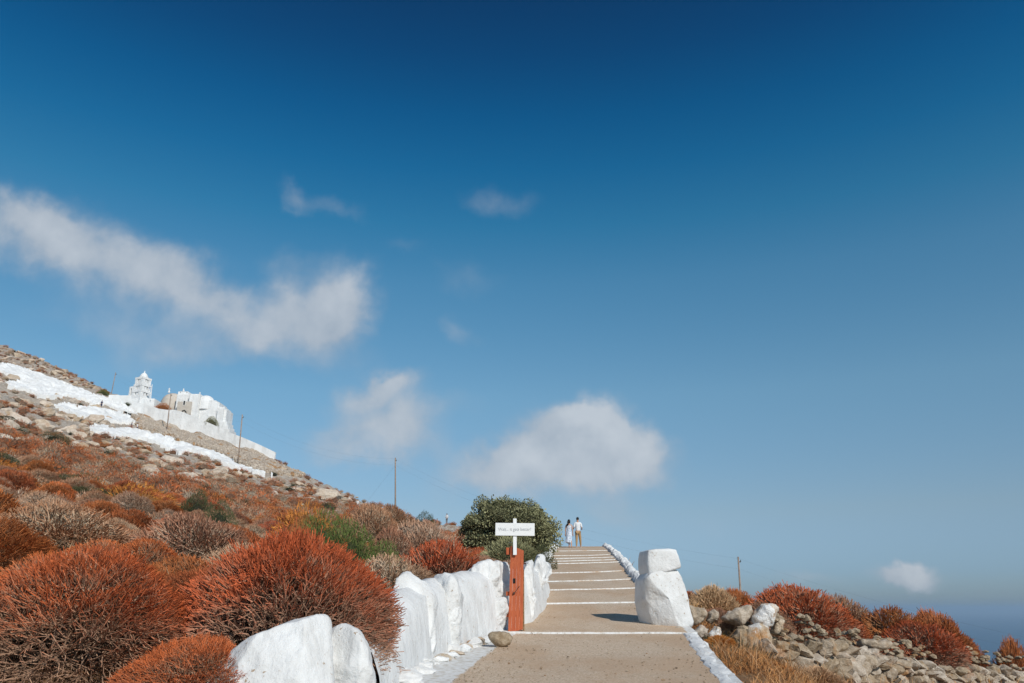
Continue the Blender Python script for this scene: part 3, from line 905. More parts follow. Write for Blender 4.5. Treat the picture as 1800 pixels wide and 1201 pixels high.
    big([(1212, 1075), (1216, 1066), (1230, 1068), (1242, 1072), (1246, 1082), (1240, 1094), (1222, 1100), (1213, 1095)], 15.0, .4, M_ROCK, None, 35)
    big([(1243, 1092), (1250, 1076), (1262, 1072), (1268, 1078), (1262, 1092), (1250, 1100)], 15.0, .3, M_ROCK, None, 36)
    big([(1218, 1108), (1235, 1100), (1252, 1104), (1246, 1122), (1232, 1128), (1220, 1122)], 14.3, .35, M_ROCK, None, 37)
    big([(1250, 1108), (1262, 1098), (1272, 1104), (1270, 1122), (1252, 1126), (1245, 1118)], 14.3, .3, M_ROCK_LIME, None, 38)
    big([(1358, 1112), (1370, 1086), (1384, 1092), (1380, 1108), (1366, 1116)], 15.2, .3, M_ROCK_LIME, None, 39)
    big([(1512, 1130), (1516, 1123), (1540, 1124), (1574, 1124), (1576, 1134), (1565, 1143), (1535, 1142), (1516, 1138)], 17.4, .4, M_ROCK, 'long flat grey capstone', 40)
build_drystone()

# ------------------------------------------------------------------ shrubs
def tubes(A, B, ra, rb, ta, tb, rnd, sides=3):
    """n tapered twig prisms"""
    A = np.asarray(A, float); B = np.asarray(B, float); n = len(A)
    D = B - A; D /= np.linalg.norm(D, axis=1, keepdims=True) + 1e-9
    ref = np.where(np.abs(D[:, 2:3]) < .9, np.array([[0, 0, 1.]]), np.array([[1., 0, 0]]))
    U = np.cross(D, ref); U /= np.linalg.norm(U, axis=1, keepdims=True) + 1e-9
    W = np.cross(D, U)
    ra = np.broadcast_to(ra, (n,)); rb = np.broadcast_to(rb, (n,))
    ta = np.asarray(ta, float); tb = np.asarray(tb, float); ring = []
    for c, r in ((A, ra), (B, rb)):
        for k in range(sides):
            t = 2 * math.pi * k / sides
            ring.append(c + (U * math.cos(t) + W * math.sin(t)) * r[:, None])
    V = np.stack(ring, 1).reshape(-1, 3)
    o = np.arange(n)[:, None] * (2 * sides)
    F = np.concatenate([np.concatenate([o + k, o + (k + 1) % sides, o + sides + (k + 1) % sides, o + sides + k], 1) for k in range(sides)])
    T = np.concatenate([np.repeat(np.broadcast_to(ta, (n,))[:, None], sides, 1), np.repeat(np.broadcast_to(tb, (n,))[:, None], sides, 1)], 1).ravel()
    Rn = np.repeat(rnd, 2 * sides)
    return V, F, T, Rn
def join(parts):
    V, F, T, Rn = [], [], [], []; n = 0
    for v, f, t, r in parts:
        V.append(v); F.append(f + n); T.append(t); Rn.append(r); n += len(v)
    return np.concatenate(V), np.concatenate(F), np.concatenate(T), np.concatenate(Rn)
def dome_dirs(n, r, low=-.12):
    z = r.uniform(low, 1, n); a = r.uniform(0, 2 * math.pi, n); s = np.sqrt(1 - z * z)
    return np.stack([s * np.cos(a), s * np.sin(a), z], 1)
def shell(D, f, lump, squash=.86):
    k = 1 + lump * (fbm(D[:, 0] * 2.2 + 7, D[:, 1] * 2.2 + D[:, 2] * 2.7, 17, 3))
    P_ = D * (f * k)[:, None]
    P_[:, 2] = P_[:, 2] * squash + .10
    return P_
def jit(D, s, r):
    d = D + r.normal(0, s, D.shape); d[:, 2] = np.maximum(d[:, 2], -.25)
    return d / np.linalg.norm(d, axis=1, keepdims=True)
def twig_shrub(name, seed, n0, kids, rad, sig=(.30, .15, .075), lump=.24, core=True, tipthick=1.0):
    r = np.random.default_rng(seed)
    parts = []
    D = dome_dirs(n0, r); Pp = np.zeros((n0, 3)) + r.normal(0, .05, (n0, 3)) * np.array([1, 1, .3])
    lv = [.42, .66, .83, 1.0]
    E = shell(D, np.full(n0, lv[0]) * r.uniform(.85, 1.1, n0), lump)
    parts.append(tubes(Pp, E, rad * 2.6, rad * 1.8, 0.0, .12, r.random(n0)))
    for li, (k, s) in enumerate(zip(kids, sig)):
        D2 = jit(np.repeat(D, k, 0), s, r); S = np.repeat(E, k, 0); n = len(D2)
        f = np.full(n, lv[li + 1]) + r.normal(0, .035, n)
        E2 = shell(D2, f, lump)
        mid = (S + E2) / 2 + r.normal(0, .012, S.shape) - (D2 * .012)
        t0, t1 = (.12, .40, .62)[li], (.40, .62, 1.0)[li]
        ra = rad * (1.6, 1.15, .95)[li]; rb = rad * (1.15, .95, .85 * tipthick)[li]
        rn = r.random(n)
        if li == 2: t1 = 1.0 - .42 * np.clip(.62 - E2[:, 2], 0, 1); t0 = t1 - .40
        parts.append(tubes(S, mid, ra, (ra + rb) / 2, t0, (t0 + t1) / 2, rn)); parts.append(tubes(mid, E2, (ra + rb) / 2, rb, (t0 + t1) / 2, t1, rn))
        D, E = D2, E2
    V, F, T, Rn = join(parts)
    me = np_mesh(name, V, F, False, {'tip': T, 'rnd': Rn})
    return me
def blade_shrub(name, seed, n, ln, wd, lump=.3, leafy=False, low=-.05, fill=.55):
    """fine twigs or leaves as single blades, for plants seen from afar or with real leaves"""
    r = np.random.default_rng(seed)
    D = dome_dirs(n, r, low)
    f = 1 - fill * r.random(n) ** 2.2
    c = shell(D, f, lump)
    ax = (D * (.25 if leafy else 1.0) + r.normal(0, .9 if leafy else .28, D.shape)); ax /= np.linalg.norm(ax, axis=1, keepdims=True)
    sd = np.cross(ax, r.normal(0, 1, D.shape)); sd /= np.linalg.norm(sd, axis=1, keepdims=True)
    L_ = ln * r.uniform(.6, 1.3, n)[:, None]; W_ = wd * r.uniform(.7, 1.3, n)[:, None]
    if leafy:
        V = np.stack([c, c + ax * L_ * .5 + sd * W_, c + ax * L_, c + ax * L_ * .5 - sd * W_], 1).reshape(-1, 3)
        F = np.arange(n * 4).reshape(-1, 4); k = 4
    else:
        V = np.stack([c - sd * W_, c + sd * W_, c + ax * L_], 1).reshape(-1, 3)
        F = np.arange(n * 3).reshape(-1, 3); k = 3
    T = np.repeat(np.clip((f - (1 - fill)) / fill, 0, 1), k)
    return V, F, T, np.repeat(r.random(n), k)
def blob(n_sub=2, f=.72, lump=.3):
    bm = bmesh.new(); bmesh.ops.create_icosphere(bm, subdivisions=n_sub, radius=1.0)
    V = np.array([v.co[:] for v in bm.verts]); F = np.array([[v.index for v in p.verts] for p in bm.faces]); bm.free()
    V[:, 2] = np.maximum(V[:, 2], -.2)
    D = V / np.linalg.norm(V, axis=1, keepdims=True)
    return shell(D, np.full(len(D), f), lump), F
def shrub_mesh_far(name, seed, n, ln, wd, lump=.3, leafy=False, core=.80):
    V, F, T, Rn = blade_shrub(name, seed, n, ln, wd, lump, leafy)
    if leafy:
        F = np.concatenate([F[:, [0, 1, 2]], F[:, [0, 2, 3]]])
    if core:
        bv, bf = blob(2, core, lump)
        F = np.concatenate([F, bf + len(V)]); V = np.concatenate([V, bv]); T = np.r_[T, np.full(len(bv), .2)]; Rn = np.r_[Rn, np.full(len(bv), .1)]
    return np_mesh(name, V, F, False, {'tip': T, 'rnd': Rn})

NEAR = [twig_shrub('bush_near', 100 + i, 84, (5, 5, 6), .0037) for i in range(2)]
MID = [twig_shrub('bush_mid', 200 + i, 60, (5, 5, 3), .0068, (.28, .13, .07)) for i in range(3)]
FAR = [shrub_mesh_far('bush_far', 300 + i, 1500, .16, .012, .35, core=.78) for i in range(3)]
LEAFM = [shrub_mesh_far('green_mid', 400 + i, 7000, .085, .010, .5, core=.70) for i in range(2)]
VFAR = [shrub_mesh_far('bush_very_far', 500 + i, 400, .23, .028, .4, core=.74) for i in range(4)]
_cache = {}
def shrub_obj(protos, kind, x, y, rad, h, name='bush', rz=None, dz=0.0):
    base = protos[int(rng.integers(len(protos)))]
    if not base.materials: base.materials.append(TW[kind])
    o = bpy.data.objects.new(name, base); COL.objects.link(o)
    o.material_slots[0].link = 'OBJECT'; o.material_slots[0].material = TW[kind]
    z = float(ground(x, y))
    o.location = (x, y, z - .04 + dz)
    o.rotation_euler = (rng.uniform(-.12, .12), rng.uniform(-.12, .12), rng.uniform(0, 6.28) if rz is None else rz)
    o.scale = (rad, rad * rng.uniform(.85, 1.1), h)
    return o
taken = []
GK = {'red': 'red bushes', 'rust': 'rust coloured bushes', 'grey': 'grey bushes', 'pale': 'pale bushes', 'gold': 'golden bushes', 'green': 'green bushes', 'dark': 'dark green bushes', 'straw': 'straw tufts'}
def placed(u, vtop, width, Y, kind, label, group=None, hmin=.45, name='bush', protos=None, cat='bush'):
    q = P(u, vtop, Y)
    rad = width / 2 * Y / 1460
    zg = float(ground(q.x, Y))
    h = max(q.z - zg, hmin * rad)
    dz = q.z - zg - h
    pr = protos or (NEAR if Y < 12 else MID if Y < 80 else FAR)
    if kind in ('green', 'dark') and not protos: pr = LEAFM
    if kind == 'gold' and not protos: pr = FAR
    o = shrub_obj(pr, kind, q.x, Y, rad, h * .98, name, dz=min(dz, 0))
    tag(o, label, cat, group)
    taken.append((q.x, Y, rad))
    return o
placed(160, 962, 410, 7.4, 'red', 'big domed red-tipped bush at the bottom left corner, left of the large boulder')
placed(516, 940, 352, 8.1, 'red', 'big domed red-tipped bush leaning over the large whitewashed boulder')
placed(-40, 905, 330, 9.5, 'rust', 'rust and brown bush at the left edge behind the big corner bush')
placed(345, 1000, 230, 8.9, 'rust', 'brown bush squeezed behind the two big red bushes')
placed(350, 1118, 270, 6.7, 'red', 'low tangled brown bush between the two big red bushes at the bottom edge', hmin=.5)
placed(120, 885, 290, 13, 'grey', 'wide grey twiggy bush behind the corner bush')
placed(350, 905, 260, 13.5, 'grey', 'wide pinkish grey twiggy bush between the big red bushes and the slope')
placed(-40, 850, 240, 15, 'rust', 'dark rust bush at the left edge half way up the slope')
placed(772, 947, 205, 15.4, 'red', 'bright red bush just behind the whitewashed wall left of the gate board')
placed(575, 908, 110, 17.5, 'green', 'fresh green bush above the top of the big red bush')
placed(622, 926, 130, 15.5, 'green', 'fresh green bush in the middle of the green row behind the big red bush')
placed(668, 962, 110, 13.8, 'green', 'lowest bush of the green row, beside the whitewashed wall')
placed(745, 915, 150, 25, 'pale', 'pale straw-grey bush above the bright red bush by the wall')
placed(690, 930, 110, 21, 'grey', 'greyish bush between the green row and the pale bush')
placed(655, 888, 120, 34, 'grey', 'rounded grey bush below the ridge left of the wooden pole')
placed(540, 890, 120, 27, 'gold', 'orange gold cushion bush above the green row')
placed(235, 855, 130, 30, 'gold', 'broad golden bush lying across the middle of the left slope')
placed(345, 868, 66, 31, 'dark', 'dark green cushion right of the broad golden bush')
placed(388, 888, 60, 27, 'dark', 'dark green cushion below the other one beside the golden bush')
placed(190, 810, 46, 62, 'dark', 'dark green cushion in the middle of the upper slope')
placed(690, 889, 95, 62, 'grey', 'round dark grey bush at the foot of the wooden pole on the ridge')
placed(745, 905, 50, 70, 'dark', 'spiky green bush on the ridge between the pole and the tree')
placed(752, 914, 40, 65, 'grey', 'small grey bush on the ridge left of the tree')
placed(15, 738, 90, 85, 'dark', 'dark green bush at the left edge below the pale rocks')
placed(95, 762, 60, 80, 'dark', 'flat dark green bush among the pale rocks')
placed(893, 945, 110, 30, 'leaf', 'grey-green twiggy bush in front of the round tree')
placed(945, 962, 60, 30, 'dark', 'dark green low bush between the tree and the path')
placed(1250, 1030, 110, 19, 'straw', 'straw and rust bush right behind the white pillar', protos=MID)
placed(1292, 1036, 90, 21, 'rust', 'rust bush behind the slab at the foot of the leaning pole')
placed(1393, 1031, 190, 20.5, 'red', 'big domed red-brown bush behind the dry stone wall, right of the leaning pole')
placed(1340, 1060, 110, 18.5, 'grey', 'greyish bush in front of the big domed bush behind the wall')
placed(1478, 1048, 130, 24, 'grey', 'grey bush behind the shoulder of the big domed bush')
placed(1470, 1075, 120, 20.5, 'red', 'red bush on the right shoulder of the big domed bush')
placed(1560, 1068, 140, 23, 'rust', 'rust bush, second dome behind the dry stone wall')
placed(1645, 1074, 120, 24, 'rust', 'rust bush at the right end of the domes behind the wall')
placed(1610, 1092, 140, 22, 'red', 'red-brown bush low against the wall under the right domes')
placed(1700, 1120, 60, 26, 'rust', 'small brown bush at the end of the dome row')
placed(1775, 1126, 90, 28, 'rust', 'low dark bush behind the wall at the right edge')
placed(1122, 1008, 36, 27, 'red', 'small red bush peeking over the kerb left of the white pillar')

placed(1262, 1112, 60, 13.6, 'gold', 'orange tuft at the foot of the first wall stones', protos=MID, hmin=.5)
placed(1300, 1142, 70, 12.6, 'rust', 'brown tuft before the large whitish boulder', protos=MID, hmin=.75)
placed(1352, 1160, 90, 12.6, 'gold', 'orange gold tuft right of the kerb near the bottom edge', protos=MID, hmin=.75)
placed(1255, 1150, 40, 11.5, 'dark', 'small olive green tuft at the outer edge of the kerb', hmin=.5)
placed(1430, 1168, 100, 13.8, 'straw', 'straw coloured tuft under the dry stone wall', protos=MID, hmin=.75)
# random cover of the slope
def blocked(x, y, r):
    if path_xl(y) - .5 - r * .8 < x < path_xr(y) + .5 + r * .8 and y < 75: return True
    if y < 23:
        u = np.interp(y, [6, 8.6, 10.5, 12.5, 14, 17.5, 20.5, 23], [540, 668, 735, 815, 862, 925, 940, 950])
        if x > P(u, 1100, y).x - .35 - r * .9 and x < path_xr(y) + .6: return True
    return False
ZONES_WHITE = [  # whitewashed patches of the hillside: polygons surveyed in the photograph
    [(-40, 640), (12, 640), (60, 655), (115, 675), (165, 694), (200, 706), (240, 722), (262, 732), (240, 733), (205, 724), (182, 716), (160, 716), (150, 706), (120, 700), (92, 704), (66, 700), (45, 690), (14, 686), (8, 676), (26, 668), (0, 655), (-40, 655)],
    [(88, 714), (112, 710), (150, 718), (185, 722), (225, 732), (238, 740), (236, 748), (215, 748), (180, 740), (148, 738), (120, 728), (96, 720)],
    [(152, 758), (165, 750), (200, 755), (238, 757), (277, 766), (304, 772), (306, 778), (345, 788), (374, 796), (394, 806), (418, 820), (442, 827), (481, 838), (480, 842), (440, 834), (400, 823), (365, 808), (339, 797), (316, 801), (290, 792), (270, 781), (250, 775), (228, 772), (200, 772), (172, 765)],
]
ZONE_STONE = [(206, 708), (240, 719), (277, 732), (295, 746), (318, 750), (382, 769), (403, 781), (437, 787), (482, 812), (500, 822), (540, 838), (500, 838), (448, 828), (420, 818), (394, 804), (374, 794), (345, 786), (308, 776), (300, 768), (277, 763), (240, 752), (240, 740), (226, 731), (206, 722)]
def inside(u, v, poly):
    c = False; n = len(poly); j = n - 1
    for i in range(n):
        x1, y1 = poly[i]; x2, y2 = poly[j]
        if (y1 > v) != (y2 > v) and u < (x2 - x1) * (v - y1) / (y2 - y1) + x1: c = not c
        j = i
    return c
def proj(x, y, z):
    k = 1 / (y * CP + z * SP)
    return 900 + FPX * x * k, 600.5 - FPX * (-y * SP + z * CP) * k

def scatter():
    r = np.random.default_rng(11)
    cand = []
    grid = {}
    tries = 26000
    ss = r.uniform(math.log(7.0), math.log(235), tries)
    ys = np.exp(ss); aa = r.uniform(-.80, .12, tries)
    right = r.random(tries) < .10
    aa = np.where(right, r.uniform(.1, .75, tries), aa)
    xs = aa * ys
    zs = ground(xs, ys)
    clump = fbm(xs * .12, ys * .12, 41, 3); cl2 = fbm(xs * .3 + 9, ys * .3, 43, 2)
    for i in range(tries):
        x, y, a, z = xs[i], ys[i], aa[i], zs[i]
        if right[i] and (y > 60 or y < float(np.interp(x, [p_[0] for p_ in WLP], [p_[1] for p_ in WLP])) + .9): continue
        u, v = proj(x, y, z)
        if not (-60 < u < 1860 and 560 < v < 1260): continue
        far = y > 60
        rad = r.uniform(.42, .78) * (1.15 if y < 28 else 1.3 if y < 80 else 1.0) * (1.0 if not far else r.uniform(.7, 1.15))
        if a > 0: rad *= .8
        if blocked(x, y, rad): continue
        if y > 60:
            if any(inside(u, v + 2, p) for p in ZONES_WHITE) or inside(u, v, ZONE_STONE): continue
            if 190 < u < 485 and y > 150 : continue
            dens = np.clip(1.25 - (y - 60) / 105, .22, 1)
            if -60 < u < 330 and 685 < v < 765: dens *= .5
            if y > 165: dens = .55
            if r.random() > dens * (1 + clump[i] * 1.6): continue
        ok = True
        gx, gy = int(x // 2), int(y // 2)
        for dx in (-1, 0, 1):
            for dy in (-1, 0, 1):
                for (x2, y2, r2) in grid.get((gx + dx, gy + dy), ()):
                    if (x - x2) ** 2 + (y - y2) ** 2 < ((rad + r2) * .74) ** 2: ok = False; break
                if not ok: break
            if not ok: break
        if not ok: continue
        for (x2, y2, r2) in taken:
            if (x - x2) ** 2 + (y - y2) ** 2 < ((rad + r2) * .78) ** 2: ok = False; break
        if not ok: continue
        grid.setdefault((gx, gy), []).append((x, y, rad))
        c = cl2[i] + r.normal(0, .22)
        if y > 30: c += .13
        if a > 0: kind = 'rust' if c > -.1 else 'grey'
        elif c < -.30: kind = 'pale' if y < 30 else 'grey'
        elif c < -.05: kind = 'grey'
        elif c < .22: kind = 'rust'
        elif c < .40: kind = 'red'
        elif c < .52: kind = 'gold'
        else: kind = 'dark' if r.random() < .5 else 'gold'
        h = rad * r.uniform(.75, 1.05)
        if 755 < u < 805 and y < 128 and proj(x, y, z + h * 1.1)[1] < 930: continue
        if kind in ('gold', 'dark'): h *= .75
        cand.append((rad / y, x, y, rad, h, kind))
    cand.sort(reverse=True)
    LAB = {'red': 'red-tipped domed bush among the scrub on the slope', 'rust': 'rust brown domed bush among the scrub on the slope',
           'grey': 'grey twiggy bush among the scrub on the slope', 'pale': 'pale twiggy bush among the scrub on the slope',
           'gold': 'orange gold cushion bush among the scrub on the slope', 'dark': 'dark green cushion bush among the scrub on the slope'}
    nsingle = 255
    for (k, x, y, rad, h, kind) in cand[:nsingle]:
        pr = MID if y < 80 and kind not in ('gold', 'dark') else (FAR if kind != 'dark' else LEAFM)
        o = shrub_obj(pr, kind, x, y, rad, h)
        tag(o, LAB[kind], 'bush', 'scattered ' + GK[kind])
    # the rest, joined by kind
    print('shrubs', len(cand))
    rest = cand[nsingle:]
    for kind in ('red', 'rust', 'grey', 'gold', 'dark', 'pale'):
        sel = [c for c in rest if c[5] == kind]
        if not sel: continue
        Vs, Fs, Ts, Rs = [], [], [], []; nb = 0
        arr = []
        for me in VFAR:
            n = len(me.vertices); co = np.empty(n * 3, np.float32); me.vertices.foreach_get('co', co)
            f = np.empty(len(me.loops), np.int32); me.loops.foreach_get('vertex_index', f)
            t = np.empty(n, np.float32); me.attributes['tip'].data.foreach_get('value', t)
            q = np.empty(n, np.float32); me.attributes['rnd'].data.foreach_get('value', q)
            arr.append((co.reshape(-1, 3), f.reshape(-1, 3), t, q))
        for (k, x, y, rad, h, _) in sel:
            co, f, t, q = arr[int(r.integers(4))]
            a = r.uniform(0, 6.28); z = float(ground(x, y))
            v = co * np.array([rad, rad, h]); v = np.stack([v[:, 0] * math.cos(a) - v[:, 1] * math.sin(a) + x, v[:, 0] * math.sin(a) + v[:, 1] * math.cos(a) + y, v[:, 2] + z - .05], 1)
            Vs.append(v); Fs.append(f + nb); Ts.append(t); Rs.append(np.clip(q + r.normal(0, .12), 0, 1)); nb += len(co)
        me = np_mesh('far_scrub', np.concatenate(Vs), np.concatenate(Fs), False, {'tip': np.concatenate(Ts), 'rnd': np.concatenate(Rs)})
        tag(link('scrub', me, TW[kind]), 'distant %s covering the hillside' % GK[kind], 'scrub', kind='stuff')
scatter()

# ------------------------------------------------------------------ dry grass
def grass(name, label, n, region, ln, wd, kind, seed, lean=.5):
    r = np.random.default_rng(seed)
    xs, ys = region(n, r)
    keep = np.array([not (path_xl(y) - .38 < x < path_xr(y) + .26) for x, y in zip(xs, ys)])
    xs, ys = xs[keep], ys[keep]
    c = fbm(xs * .9, ys * .9, seed, 3)
    k = c > -.12; xs, ys, c = xs[k], ys[k], c[k]
    zs = ground(xs, ys) - .02
    n = len(xs)
    L_ = ln * r.uniform(.45, 1.25, n) * (1 + .6 * c); d = r.normal(0, lean, (n, 2)); D = np.stack([d[:, 0], d[:, 1], np.ones(n)], 1); D /= np.linalg.norm(D, axis=1, keepdims=True)
    B = np.stack([xs, ys, zs], 1)
    sd = np.stack([np.cos(t := r.uniform(0, 3.14, n)), np.sin(t), np.zeros(n)], 1)
    W_ = wd * (1 + ys / 40)
    M = B + D * (L_ * .55)[:, None]
    Tp = B + D * L_[:, None] + np.stack([d[:, 0], d[:, 1], -np.hypot(d[:, 0], d[:, 1]) * .6], 1) * (L_ * .35)[:, None]
    V = np.stack([B - sd * W_[:, None], B + sd * W_[:, None], M + sd * (W_ * .8)[:, None], Tp, M - sd * (W_ * .8)[:, None]], 1).reshape(-1, 3)
    F = np.arange(n * 5).reshape(-1, 5)
    F4 = np.concatenate([F[:, [0, 1, 2]], F[:, [0, 2, 4]], F[:, [4, 2, 3]]])
    me = np_mesh(name, V, F4, False, {'tip': np.tile([0, 0, .5, 1, .5], n), 'rnd': np.repeat(r.random(n), 5)})
    return tag(link(name, me, TW[kind]), label, 'grass', kind='stuff')
def reg_right(n, r):
    y = np.exp(r.uniform(math.log(7), math.log(20), n)); x = path_xr(y) + .2 + r.random(n) ** 1.3 * (.75 + y * .22)
    return x, y
def reg_left(n, r):
    y = np.exp(r.uniform(math.log(8), math.log(75), n)); a = r.uniform(-.72, -.0, n)
    x = a * y
    k = np.array([not blocked(i, j, .1) for i, j in zip(x, y)])
    return x[k], y[k]
def reg_rfar(n, r):
    y = np.exp(r.uniform(math.log(17), math.log(40), n)); x = path_xr(y) + .5 + r.random(n) * y * .6
    return x, y
grass('dry_grass', 'straw and orange dry grass between the kerb and the dry stone wall', 17000, reg_right, .20, .0035, 'bright', 61, .8)
grass('dry_grass', 'pale dead stalks between the kerb and the dry stone wall', 3000, reg_right, .40, .003, 'straw', 63, .8)
grass('green_grass', 'low olive green herbs in the verge right of the path', 7000, reg_right, .12, .006, 'dark', 71, .9)
grass('dry_grass', 'dry orange grass growing between the bushes of the slope', 60000, reg_left, .34, .006, 'bright', 65)
grass('dry_grass', 'pale straw between the bushes of the slope', 22000, reg_left, .42, .006, 'straw', 67)
grass('dry_grass', 'dry grass behind the dry stone wall', 16000, reg_rfar, .40, .006, 'bright', 69)

# ------------------------------------------------------------------ round tree
def build_tree():
    Y = 40.0
    q = P(884, 985, Y); zg = float(ground(q.x, Y))
    root = empty('tree', (q.x, Y, zg))
    tag(root, 'round grey-green evergreen tree behind the sign, beside the top of the path', 'tree')
    bark = flat_mat('bark', (.16, .12, .09), .9, .4, 12)
    zt = P(875, 866, Y).z - zg; rad = 88 * Y / 1480
    mb = MB(); r = random.Random(2)
    mb.tube([(0, 0, -.2), (.05, 0, .5), (-.02, .05, 1.1), (.05, 0, 1.7)], [.2, .16, .13, .08], 10)
    for k in range(9):
        a = k * .7 + r.random(); l = r.uniform(1.2, 1.9)
        mb.tube([(0, 0, .3 + .1 * k), (math.cos(a) * l * .5, math.sin(a) * l * .5, .7 + .12 * k), (math.cos(a) * l, math.sin(a) * l, 1.1 + .16 * k)], [.09, .06, .02], 6)
    mb.build('trunk', bark, root, smooth=True)
    # crown: leafy sprays on many clumps
    rr = np.random.default_rng(5)
    Vs, Fs, Ts, Rs = [], [], [], []; nb = 0
    nc = 170
    D = dome_dirs(nc, rr, -.45)
    for i in range(nc):
        f = rr.uniform(.45, .93) if i > 20 else rr.uniform(.1, .5)
        d = D[i]; c = np.array([d[0] * rad * f, d[1] * rad * f, zt * .40 + d[2] * zt * .58 * f])
        # leaning outline as in the photo: fuller and lower to the right
        c[0] += .75 * max(0, 1 - c[2] / zt) ** 1.3 * (1 if d[0] > 0 else .1)
        v, F, T, Rn = blade_shrub('c', 900 + i, 560, .22, .06, .5, True, low=-.6, fill=.8)
        s = rr.uniform(.24, .62)
        v = v.copy(); v[:, 2] -= .1
        v = v * s + c
        F = np.concatenate([F[:, [0, 1, 2]], F[:, [0, 2, 3]]])
        Vs.append(v); Fs.append(F + nb); Ts.append(T * .55 + .45 * np.clip(rr.uniform(.2, 1), 0, 1)); Rs.append(Rn); nb += len(v)
    me = np_mesh('crown', np.concatenate(Vs), np.concatenate(Fs), False, {'tip': np.concatenate(Ts), 'rnd': np.concatenate(Rs)})
    link('crown', me, TW['leaf'], root)
build_tree()

# ------------------------------------------------------------------ hillside rocks and whitewashed terraces
def scatter_rocks():
    r = np.random.default_rng(21)
    spots = []
    # pale outcrops: (u range, v range, count, size range)
    for (u0, u1, v0, v1, n, s0, s1) in ((-20, 130, 698, 760, 40, .5, 1.7), (120, 200, 715, 770, 28, .5, 1.5), (100, 240, 760, 790, 22, .4, 1.0), (150, 330, 778, 800, 12, .4, .9),
                                        (-10, 90, 770, 800, 10, .5, 1.0), (320, 480, 822, 875, 22, .4, 1.0), (480, 650, 822, 884, 44, .4, .9), (-20, 190, 612, 690, 46, .6, 1.5), (240, 420, 800, 850, 26, .5, 1.1)):
        k = 0; t = 0
        while k < n and t < n * 8:
            t += 1
            u, v = r.uniform(u0, u1), r.uniform(v0, v1)
            if any(inside(u, v, p) for p in ZONES_WHITE) or inside(u, v, ZONE_STONE): continue
            Y = hit(u, v, 30, 280)
            if Y is None: continue
            spots.append((Y, u, v, r.uniform(s0, s1))); k += 1
    # single pale stones named in the survey
    for (u, v, s) in ((205, 895, 1.0), (250, 898, .7), (398, 905, 1.0), (305, 868, .9), (345, 850, 1.0), (385, 835, 1.1), (575, 880, 1.3), (300, 812, 1.2), (275, 815, 1.2)):
        Y = hit(u, v, 14, 280)
        if Y: spots.append((Y, u, v, s * Y / 75))
    for (Y, u, v, s) in spots:
        x = P(u, v, Y).x
        o = link('limestone_outcrop', ROCKS_FAR[int(r.integers(6))])
        o.location = (x, Y, float(ground(x, Y)) + s * .05); o.scale = (s * r.uniform(.8, 1.3), s, s * r.uniform(.7, 1.1)); o.rotation_euler = (r.uniform(-.5, .5), r.uniform(-.1, .4), r.uniform(0, 6))
        low = 'low pale limestone outcrop between the bushes of the hillside' if v > 790 else 'rugged beige limestone outcrop high on the hillside'
        tag(o, low, 'rock', 'limestone outcrops on the hillside' if v > 790 else 'high limestone outcrops')
    # rubble
    src = rock_mesh('tmp2', 78, 1, 6, .8); sv = np.array([v.co[:] for v in src.vertices]); sf = np.array([p.vertices[:] for p in src.polygons])
    n = 4200
    Y = np.exp(r.uniform(math.log(45), math.log(230), n)); a = r.uniform(-.75, -.08, n); x = a * Y; z = ground(x, Y)
    m_ = (fbm(x * .15, Y * .15, 77, 3) + np.clip((Y - 60) / 150, 0, .6) > .12)
    Vs, Fs = [], []; nb = 0
    for i in np.nonzero(m_)[0]:
        s = r.uniform(.08, .27) * (.7 + Y[i] / 200); t = r.uniform(0, 6.28)
        v = sv * np.array([s * 1.3, s, s * .7]); v = np.stack([v[:, 0] * math.cos(t) - v[:, 1] * math.sin(t) + x[i], v[:, 0] * math.sin(t) + v[:, 1] * math.cos(t) + Y[i], v[:, 2] + z[i]], 1)
        Vs.append(v); Fs.append(sf + nb); nb += len(sv)
    tag(link('rubble', np_mesh('rubble', np.concatenate(Vs), np.concatenate(Fs)), M_ROCK_FAR), 'loose pale rubble strewn over the hillside', 'rubble', kind='stuff')
scatter_rocks()

